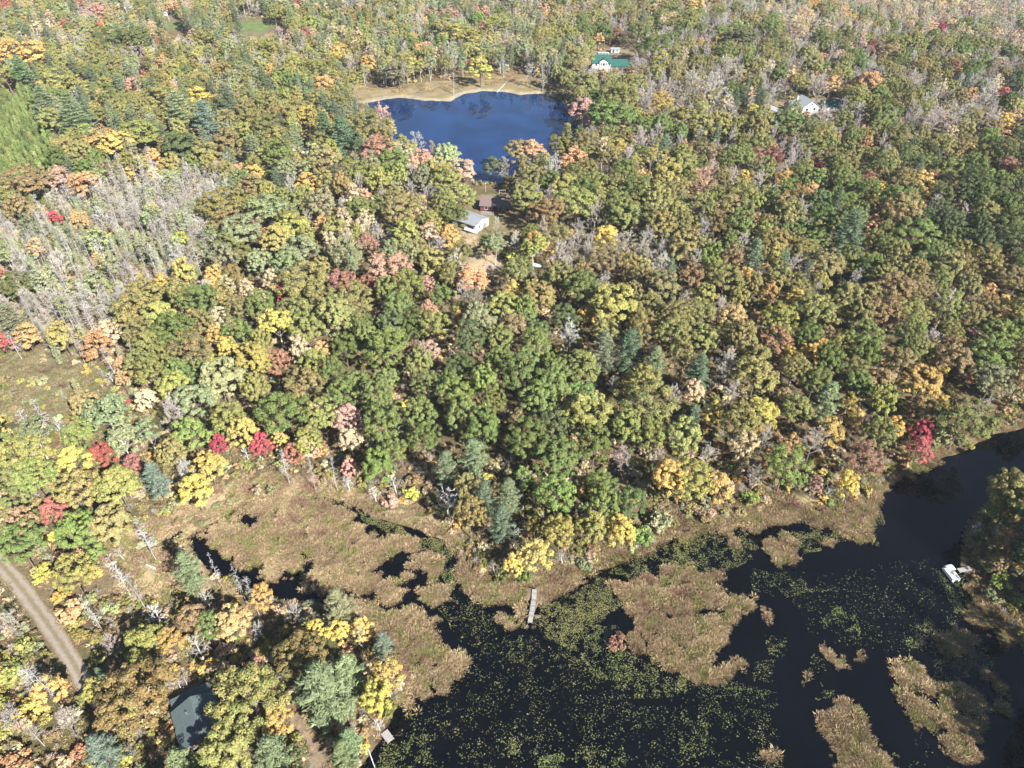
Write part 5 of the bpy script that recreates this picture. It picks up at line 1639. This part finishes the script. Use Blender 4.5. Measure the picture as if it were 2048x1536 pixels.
for u_ in (2.4, 5.6):
    opening(hs, 'front', u_, 1.1, 2.5, 2.1, x0=10.3, y0=3.0, name='garage_door', pane=M['cabin_wall'])

s = site(1222, 106)
shed = empty('shed', s, rz)
tag(shed, 'small pale lean-to shed behind the green roofed house', 'shed')
walls(shed, 5.0, 3.0, 2.0, 2.6, 'x', M['white_wall'])
roof(shed, 5.0, 3.0, 2.0, 2.6, 'x', M['metal_roof'], .3)
opening(shed, 'front', 1.4, 1.0, 1.2, 1.6, name='door', pane=M['dark'])
opening(shed, 'front', 3.6, 1.2, .9, .7)

# grey roofed house on the right, its garage and carport
loc, rz = frame_of(site(1604, 227), site(1637, 224))
gh = empty('house', loc, rz)
tag(gh, 'white gabled house with grey shingle roof among leafless trees', 'house')
walls(gh, 8.6, 9.5, 3.0, 5.6, 'y', M['white_wall'])
roof(gh, 8.6, 9.5, 3.0, 5.6, 'y', M['grey_roof'], .5)
walls(gh, 5.2, 6.0, 2.6, 4.6, 'x', M['white_wall'], -5.25, 2.2, 'wing_wall')
roof(gh, 5.2, 6.0, 2.6, 4.6, 'x', M['sage_roof'], .4, -5.25, 2.2, name='wing_roof')
for u_, w_ in ((2.2, 1.2), (6.2, 1.2)):
    opening(gh, 'front', u_, 1.7, w_, 1.2)
opening(gh, 'front', 4.3, 3.9, .8, .8)
opening(gh, 'front', 2.4, 1.5, 1.1, 1.0, x0=-5.25, y0=2.2)
MB().box(-.8, -.1, 5.6, 6.3, 3.2, 6.6).build('chimney', M['trim'], gh)
MB().box(.8, 8.2, -3.2, -.1, .0, .35).build('porch_deck', M['plank2'], gh)
for k in range(5):
    MB().box(.8 + k * 1.83, .9 + k * 1.83, -3.2, -3.1, .35, 1.3).build('post', M['trim'], gh)
MB().box(.8, 8.2, -3.2, -3.1, 1.3, 1.4).build('railing', M['trim'], gh)
loc, rz2 = frame_of(site(1646, 222), site(1680, 222))
ga = empty('garage', loc, rz2)
tag(ga, 'low garage with dark green roof beside the grey roofed house', 'garage')
walls(ga, 8.8, 7.0, 2.5, 4.2, 'x', M['white_wall'])
roof(ga, 8.8, 7.0, 2.5, 4.2, 'x', M['green_roof'], .5)
opening(ga, 'front', 2.4, 1.1, 2.4, 2.0, name='door', pane=M['white_wall'])
opening(ga, 'front', 6.4, 1.1, 2.4, 2.0, name='door', pane=M['white_wall'])
loc, rz2 = frame_of(site(1549, 233), site(1566, 230))
cp = empty('carport', loc, rz2 + .1)
tag(cp, 'narrow grey carport with white posts left of the grey roofed house', 'carport')
roof(cp, 4.4, 9.0, 2.4, 2.9, 'y', M['grey_roof'], .3)
for x_ in (0, 4.3):
    for y_ in (0, 4.4, 8.9):
        MB().box(x_, x_ + .12, y_, y_ + .12, -.5, 2.42).build('post', M['trim'], cp)

# lakeside cabin
q0 = site(346, 1424, 3.1)
rz = math.atan2(.52, .85)
ex, ey = Vector((math.cos(rz), math.sin(rz), 0)), Vector((-math.sin(rz), math.cos(rz), 0))
lc = empty('lakeside_cabin', q0 - ey * 7.2 + Vector((0, 0, 0)), rz)
tag(lc, 'lakeside cabin with grey-green shingle roof half hidden by oaks', 'cabin')
walls(lc, 6.2, 7.0, 3.0, 4.5, 'y', M['cabin_wall'])
roof(lc, 6.2, 7.0, 3.0, 4.5, 'y', M['cabin_roof'], .4)
MB().prism([(.15, 7.05, -.8), (.15, 10.0, -.8), (.15, 10.0, 1.75), (.15, 7.05, 2.05)], (5.6, 0, 0)).build('wall', M['cabin_wall'], lc)
MB().prism([(-.25, 7.06, 2.10), (-.25, 10.4, 1.76), (-.25, 10.4, 1.9), (-.25, 7.06, 2.24)], (6.4, 0, 0)).build('roof', M['cabin_roof'], lc)
MB().tube([(2.0, 5.0, 3.6), (2.0, 5.0, 4.75)], [.09, .09], 8).build('vent_pipe', M['steel'], lc)
opening(lc, 'front', 1.7, 1.5, 1.1, 1.1)
opening(lc, 'front', 4.4, 1.1, 1.0, 2.0, name='door', pane=M['cabin_wall'])
opening(lc, 'right', 3.2, 1.5, 1.4, 1.1, W=6.2)
opening(lc, 'left', 3.2, 1.5, 1.4, 1.1)
MB().box(.2, 6.0, -2.6, -.1, .1, .35).build('porch_deck', M['plank'], lc)

# white deer stand in the far wood
s = site(335, 42)
ds = empty('hunting_stand', s, .2)
tag(ds, 'tiny white raised hunting stand on legs in the far wood', 'hunting stand')
MB().box(-1.1, 1.1, -1.1, 1.1, 3.4, 5.6).build('cabin_box', M['white_wall'], ds)
MB().box(-1.3, 1.3, -1.3, 1.3, 5.62, 5.78).build('roof', M['metal_roof'], ds)
for a in (-1, 1):
    for b_ in (-1, 1):
        MB().tube([(a * 1.5, b_ * 1.5, -.3), (a * 1.0, b_ * 1.0, 3.4)], [.07, .07], 5).build('leg', M['trim'], ds)
MB().box(-.5, .5, -1.13, -1.11, 4.4, 5.0).build('window', M['glass'], ds)


# ------------------------------------------------------------------ vehicles and boats
def vehicle(name, loc, rz, paint_, label, pickup=False):
    r = empty(name, loc, rz)
    tag(r, label, 'car' if not pickup else 'truck')
    L, w, z0 = 4.7, 1.8, .3
    low = [(-2.35, .35), (-2.3, .95), (-1.1, 1.02), (2.15, 1.0), (2.35, .8), (2.35, .35)]
    MB().prism([(x_, -w / 2, z_) for x_, z_ in low], (0, w, 0)).build('body', M[paint_], r)
    top = [(-1.3, 1.0), (-.7, 1.55), (.35, 1.6), (.75, 1.0)] if pickup else [(-1.35, 1.0), (-.75, 1.55), (1.6, 1.55), (2.1, 1.0)]
    MB().prism([(x_, -w / 2 + .12, z_) for x_, z_ in top], (0, w - .24, 0)).build('cabin', M[paint_], r)
    for sgn in (-1, 1):
        y = sgn * (w / 2 - .12)
        k = top
        MB().prism([(k[0][0] + .25, y, 1.06), (k[1][0] + .08, y, 1.47), (k[2][0] - .08, y, 1.47), (k[3][0] - .25, y, 1.06)], (0, sgn * .015, 0)).build('side_window', M['glass'], r)
    for (a, b_) in ((top[0], top[1]), (top[3], top[2])):
        sg = 1 if a[0] > 0 else -1
        MB().prism([(a[0] + .02 * sg, -w / 2 + .22, 1.06), (a[0] + .02 * sg, w / 2 - .22, 1.06), (b_[0] + .03 * sg, w / 2 - .22, 1.48), (b_[0] + .03 * sg, -w / 2 + .22, 1.48)], (.012 * sg, 0, .012)).build('windscreen', M['glass'], r)
    for x_ in (-1.45, 1.45):
        for sgn in (-1, 1):
            t = MB().tube([(x_, sgn * .72, .33), (x_, sgn * .92, .33)], [.33, .33], 14).build('wheel', M['rubber'], r)
            MB().tube([(x_, sgn * .9, .33), (x_, sgn * .935, .33)], [.19, .19], 10).build('rim', M['steel'], t)
    for sgn in (-1, 1):
        MB().box(-2.37, -2.33, sgn * .6 - .15, sgn * .6 + .15, .68, .84).build('headlight', M['trim'], r)
    return r


vehicle('pickup_truck', site(1235, 138), 2.0, 'car_blue', 'blue-grey pickup truck parked beside the green roofed house', True)
vehicle('parked_car', site(1256, 139), 1.8, 'car_dark', 'dark car parked in the shade right of the pickup')
vehicle('parked_car', site(612, 306), .3, 'car_white', 'white car half hidden among pines left of the pond')

# trailer with a white boat beside the barn
s = site(941, 466)
tb = empty('boat_trailer', s, -.55)
tag(tb, 'white open boat on a trailer in front of the barn', 'trailer')
b = MB()
n0 = 9
rg = []
for i in range(n0):
    t = i / (n0 - 1)
    hw = .85 * (1 - max(0, t - .45) ** 2 / .31)
    rg.append((t * 4.6 - 2.3, max(hw, .05)))
top = [(x_, -w_, 1.2) for x_, w_ in rg] + [(x_, w_, 1.2) for x_, w_ in reversed(rg)]
bot = [(x_ * .92, -w_ * .55, .6) for x_, w_ in rg] + [(x_ * .92, w_ * .55, .6) for x_, w_ in reversed(rg)]
k = len(top)
b.v = bot + top
b.f = [tuple(reversed(range(k)))] + [(i, (i + 1) % k, k + (i + 1) % k, k + i) for i in range(k)]
inn = [(x_ * .93, y_ * .82, 1.2) for x_, y_, _ in top]
b.v += inn + [(x_ * .9, y_ * .8, .8) for x_, y_, _ in top]
b.f += [(k + i, k + (i + 1) % k, 2 * k + (i + 1) % k, 2 * k + i) for i in range(k)] + [(2 * k + i, 2 * k + (i + 1) % k, 3 * k + (i + 1) % k, 3 * k + i) for i in range(k)] + [tuple(range(3 * k, 4 * k))]
b.build('hull', M['hull'], tb)
for x_ in (-1.2, .2):
    MB().box(x_, x_ + .35, -.62, .62, .95, 1.03).build('thwart', M['plank2'], tb)
MB().box(-2.4, 3.2, -.08, .08, .42, .52).build('trailer_beam', M['steel'], tb)
for sgn in (-1, 1):
    w_ = MB().tube([(-.7, sgn * .8, .3), (-.7, sgn * 1.0, .3)], [.3, .3], 12).build('wheel', M['rubber'], tb)
    MB().tube([(-.7, sgn * .98, .3), (-.7, sgn * 1.02, .3)], [.16, .16], 8).build('rim', M['steel'], w_)

# timber stack on the drive, upturned rowboat by the brush
s = site(982, 534)
ts = empty('timber_stack', s, -.12)
tag(ts, 'short stack of pale sawn boards on the sandy drive', 'lumber')
for lv in range(3):
    for k in range(5):
        MB().box(-2.4 + .1 * lv * (k % 2), 2.4 - .15 * lv, k * .24 - .6, k * .24 - .4, .1 + lv * .13, .21 + lv * .13).build('board', M['plank2'], ts)
for x_ in (-1.6, 1.6):
    MB().box(x_, x_ + .12, -.65, .65, -.05, .098).build('bearer', M['plank'], ts)
s = site(1073, 531)
rb = empty('rowboat', s, -.5)
tag(rb, 'upturned white rowboat lying in the brush right of the drive', 'boat')
b = MB()
rings = []
for i in range(9):
    t = i / 8 * 2 - 1
    w_ = .75 * (1 - abs(t) ** 2.6) + .04
    rings.append([(t * 2.0, math.cos(a) * w_, max(math.sin(a), 0) * (.55 * (1 - .25 * t * t)) + .05) for a in np.linspace(0, math.pi, 7)])
for rgn in rings:
    b.v += rgn
for i in range(8):
    for j in range(6):
        a = i * 7 + j
        b.f.append((a, a + 1, a + 8, a + 7))
b.build('hull', M['hull'], rb, True)
MB().box(-1.9, 1.9, -.03, .03, .52, .64).build('keel', M['trim'], rb)

# narrow pier on the point
A_, B_2 = ground(1069, 1178, .35), ground(1061.5, 1246, .35)
pier = empty('pier', (A_.x, A_.y, 0), math.atan2(B_2.y - A_.y, B_2.x - A_.x))
tag(pier, 'narrow weathered plank pier reaching from the point into the lake', 'pier')
Lp = (B_2 - A_).length
turn = (.045, -.02, -.05)
off = (0.0, .06, -.02)
np_ = 16
for k in range(3):
    x0, x1 = Lp * k / 3 + .03, Lp * (k + 1) / 3 - .03
    ca = math.tan(turn[k])
    sec = MB()
    for yy in (-.36, .30):
        sec.hexa([(x0, yy + off[k], .18), (x1, yy + off[k] + ca * (x1 - x0), .18), (x1, yy + .06 + off[k] + ca * (x1 - x0), .18), (x0, yy + .06 + off[k], .18),
                  (x0, yy + off[k], .318), (x1, yy + off[k] + ca * (x1 - x0), .318), (x1, yy + .06 + off[k] + ca * (x1 - x0), .318), (x0, yy + .06 + off[k], .318)])
    so = sec.build('section_frame', M['plank'], pier)
    for j in range(np_):
        xa = x0 + (x1 - x0) * j / np_
        xb = x0 + (x1 - x0) * (j + .86) / np_
        yc = off[k] + ca * (xa - x0)
        jj = random.uniform(-.03, .03)
        zz = .322 + random.uniform(0, .02)
        MB().box(xa, xb, yc - .46 + jj, yc + .46 + jj, zz, zz + .038).build('plank', M['plank2'] if random.random() < .6 else M['plank'], so)
for k in range(4):
    for yy in (-.43, .43):
        x_ = Lp * k / 3 + (.1 if k == 0 else -.1 if k == 3 else 0)
        MB().tube([(x_, yy, -1.3), (x_, yy, .30)], [.05, .05], 6).build('post', M['plank'], pier)

# pontoon boat and its jetty
A_, B_2 = ground(1890, 1131, .6), ground(1915, 1163, .6)
d = B_2 - A_
pb = empty('pontoon_boat', ((A_.x + B_2.x) / 2, (A_.y + B_2.y) / 2, 0), math.atan2(-d.y, -d.x))
tag(pb, 'white pontoon boat with rounded canopy moored at the east bank', 'boat')
Lb = d.length + .5
pb.scale = (.76,) * 3
for sgn in (-1, 1):
    MB().tube([(-Lb / 2, sgn * .75, .18), (Lb / 2 - .6, sgn * .75, .18), (Lb / 2, sgn * .75, .34)], [.3, .3, .06], 12).build('pontoon', M['steel'], pb, True)
MB().box(-Lb / 2, Lb / 2 - .2, -1.1, 1.1, .5, .58).build('deck', M['hull'], pb)
for sgn in (-1, 1):
    MB().box(-Lb / 2 + .1, Lb / 2 - .4, sgn * 1.06 - .025, sgn * 1.06 + .025, .6, 1.15).build('side_panel', M['hull'], pb)
b = MB()
ns = 8
for i in range(5):
    xx = .25 + i * (Lb / 2 - .5) / 4
    dr = .12 * (abs(i - 2) / 2) ** 2
    for j in range(ns):
        a = math.pi * (j / (ns - 1))
        b.v.append((xx, -1.15 * math.cos(a), 1.75 + .45 * math.sin(a) - dr))
for i in range(4):
    for j in range(ns - 1):
        a = i * ns + j
        b.f.append((a, a + 1, a + ns + 1, a + ns))
cn = b.build('canopy', M['canvas'], pb, True)
sol = cn.modifiers.new('cloth', 'SOLIDIFY')
sol.thickness = .03
for x_ in (.3, Lb / 2 - .35):
    for sgn in (-1, 1):
        MB().tube([(x_, sgn * 1.08, .58), (x_, sgn * 1.12, 1.76)], [.02, .02], 5).build('canopy_pole', M['steel'], pb)
MB().box(-Lb / 2 + .35, -Lb / 2 + 2.0, .45, 1.0, .58, .98).build('bench_seat', M['vinyl'], pb)
MB().box(-.6, 0, -.95, -.4, .58, 1.25).build('helm', M['trim'], pb)
MB().box(-Lb / 2 - .35, -Lb / 2 - .02, -.18, .18, .3, 1.1).build('outboard_motor', M['rubber'], pb)
A_, B_2 = ground(1917, 1141, .4), ground(1942, 1136, .4)
jt = empty('jetty', (A_.x, A_.y, 0), math.atan2(B_2.y - A_.y, B_2.x - A_.x))
tag(jt, 'short grey plank jetty in shade behind the pontoon boat', 'jetty')
Lj = (B_2 - A_).length
for j in range(14):
    MB().box(Lj * j / 14, Lj * (j + .88) / 14, -.5, .5, .36, .40).build('plank', M['plank2'], jt)
for yy in (-.4, .34):
    MB().box(0, Lj, yy, yy + .06, .2, .357).build('beam', M['plank'], jt)
for x_ in (.1, Lj * .6):
    for yy in (-.47, .47):
        MB().tube([(x_, yy, -1.2), (x_, yy, .34)], [.05, .05], 6).build('post', M['plank'], jt)

# small dock and red kayak by the lakeside cabin
A_, B_2 = ground(768, 1463, .35), ground(782, 1482, .35)
sd_ = empty('dock', (A_.x, A_.y, 0), math.atan2(B_2.y - A_.y, B_2.x - A_.x))
tag(sd_, 'small grey swim dock at the water edge below the lakeside cabin', 'dock')
Ls = (B_2 - A_).length
for j in range(12):
    MB().box(Ls * j / 12, Ls * (j + .88) / 12, -.65, .65, .3, .34).build('plank', M['plank2'], sd_)
for yy in (-.55, .5):
    MB().box(0, Ls, yy, yy + .06, .15, .297).build('beam', M['plank'], sd_)
for x_ in (.08, Ls - .08):
    for yy in (-.6, .6):
        MB().tube([(x_, yy, -1.2), (x_, yy, .55)], [.05, .05], 6).build('post', M['plank'], sd_)
s = site(755.5, 1426)
ky = empty('kayak', s, 2.0)
tag(ky, 'faded red kayak pulled up in the brush above the small dock', 'kayak')
b = MB()
for i in range(9):
    t = i / 8 * 2 - 1
    w_ = .36 * (1 - abs(t) ** 2.2) + .015
    for a in np.linspace(0, 2 * math.pi, 9)[:-1]:
        b.v.append((t * 1.6, math.cos(a) * w_, .22 + math.sin(a) * .17 * (1 - .5 * abs(t) ** 3) + .08 * t * t))
for i in range(8):
    for j in range(8):
        a, a2 = i * 8 + j, i * 8 + (j + 1) % 8
        b.f.append((a, a2, a2 + 8, a + 8))
b.build('hull', M['red_hull'], ky, True)
MB().tube([(-.45, 0, .38), (.35, 0, .38)], [.22, .22], 8).build('cockpit', M['dark'], ky)
s = site(380, 1508)
bn = empty('bench', s, .15)
tag(bn, 'white garden bench in the shade below the lakeside cabin', 'bench')
MB().box(-.85, .85, -.22, .22, .42, .48).build('seat', M['trim'], bn)
MB().box(-.85, .85, .2, .26, .5, .95).build('backrest', M['trim'], bn)
for x_ in (-.75, .68):
    for y_ in (-.2, .13):
        MB().box(x_, x_ + .07, y_, y_ + .07, -.1, .418).build('leg', M['trim'], bn)

# yard lamp post, swing frame and fallen logs
s = site(971.5, 384)
lp = empty('lamp_post', s)
tag(lp, 'slim pale post standing on the bank between cabin and pond', 'post')
MB().tube([(0, 0, -.3), (0, 0, 3.4)], [.07, .055], 6).build('post', M['trim'], lp)
MB().box(-.16, .16, -.16, .16, 3.4, 3.7).build('lamp_head', M['trim'], lp)
s = site(1005, 391)
sw = empty('swing_frame', s, .1)
tag(sw, 'pale swing frame on the pond bank behind the brown cabin', 'swing')
for x_ in (-1.1, 1.1):
    for y_ in (-.7, .7):
        MB().tube([(x_, y_, -.2), (x_, 0, 2.2)], [.05, .05], 5).build('leg', M['trim'], sw)
MB().tube([(-1.25, 0, 2.2), (1.25, 0, 2.2)], [.05, .05], 5).build('top_bar', M['trim'], sw)
sb = MB().box(-.35, .35, -.12, .12, .5, .55).build('seat', M['plank2'], sw)
for x_ in (-.3, .3):
    MB().tube([(x_, 0, .55), (x_, 0, 2.18)], [.015, .015], 4).build('rope', M['trim'], sb)


def fallen(p0, p1, r, label, mat='bark_white', nb=5):
    a, c = p0 + Vector((0, 0, r * .8)), p1 + Vector((0, 0, r * .6))
    d = c - a
    lg = empty('fallen_log', a, math.atan2(d.y, d.x))
    L = d.length
    dz = d.z
    tag(lg, label, 'log')
    MB().tube([(0, 0, 0), (L * .5, random.uniform(-.1, .1), dz * .5 + .05), (L, 0, dz)], [r, r * .8, r * .35], 7).build('trunk', M[mat], lg, True)
    for i in range(nb):
        x_ = L * random.uniform(.4, .95)
        an = random.uniform(.3, 2.8)
        l_ = random.uniform(.5, 1.6)
        MB().tube([(x_, 0, dz * x_ / L), (x_ + l_ * .6, math.cos(an) * l_, dz * x_ / L + abs(math.sin(an)) * l_ * .6)], [r * .35, .015], 4).build('branch', M[mat], lg)


fallen(site(994, 185), site(1016, 162), .2, 'long white fallen log across the sandy pond beach', nb=2)
fallen(site(312, 1138), site(268, 1120), .14, 'thin pale fallen log on the dry marsh near the lone pine', nb=3)
fallen(ground(722, 1462), ground(750, 1536), .13, 'grey driftwood log lying along the shore below the small dock', nb=1)
fallen(site(948, 1133), site(968, 1134), .13, 'short white driftwood log on the marshy tip of the point', nb=0)
fallen(site(1108, 1133), site(1128, 1144), .16, 'white broken log lying on the dry grass right of the golden maple', nb=3)

# ------------------------------------------------------------------ air
if HAZE:
    hz = MB().box(-2600, 2600, -900, 2600, -3, 124).build('haze', bpy.data.materials.new('air'))
    m = hz.data.materials[0]
    m.use_nodes = True
    nt = m.node_tree
    nt.nodes.clear()
    o_ = nt.nodes.new('ShaderNodeOutputMaterial')
    v_ = nt.nodes.new('ShaderNodeVolumePrincipled')
    v_.inputs['Color'].default_value = (.82, .89, 1.0, 1)
    v_.inputs['Density'].default_value = .00007
    v_.inputs['Anisotropy'].default_value = 0.0
    nt.links.new(v_.outputs[0], o_.inputs['Volume'])
    tag(hz, 'thin pale autumn haze over the forest', None, None, 'stuff')
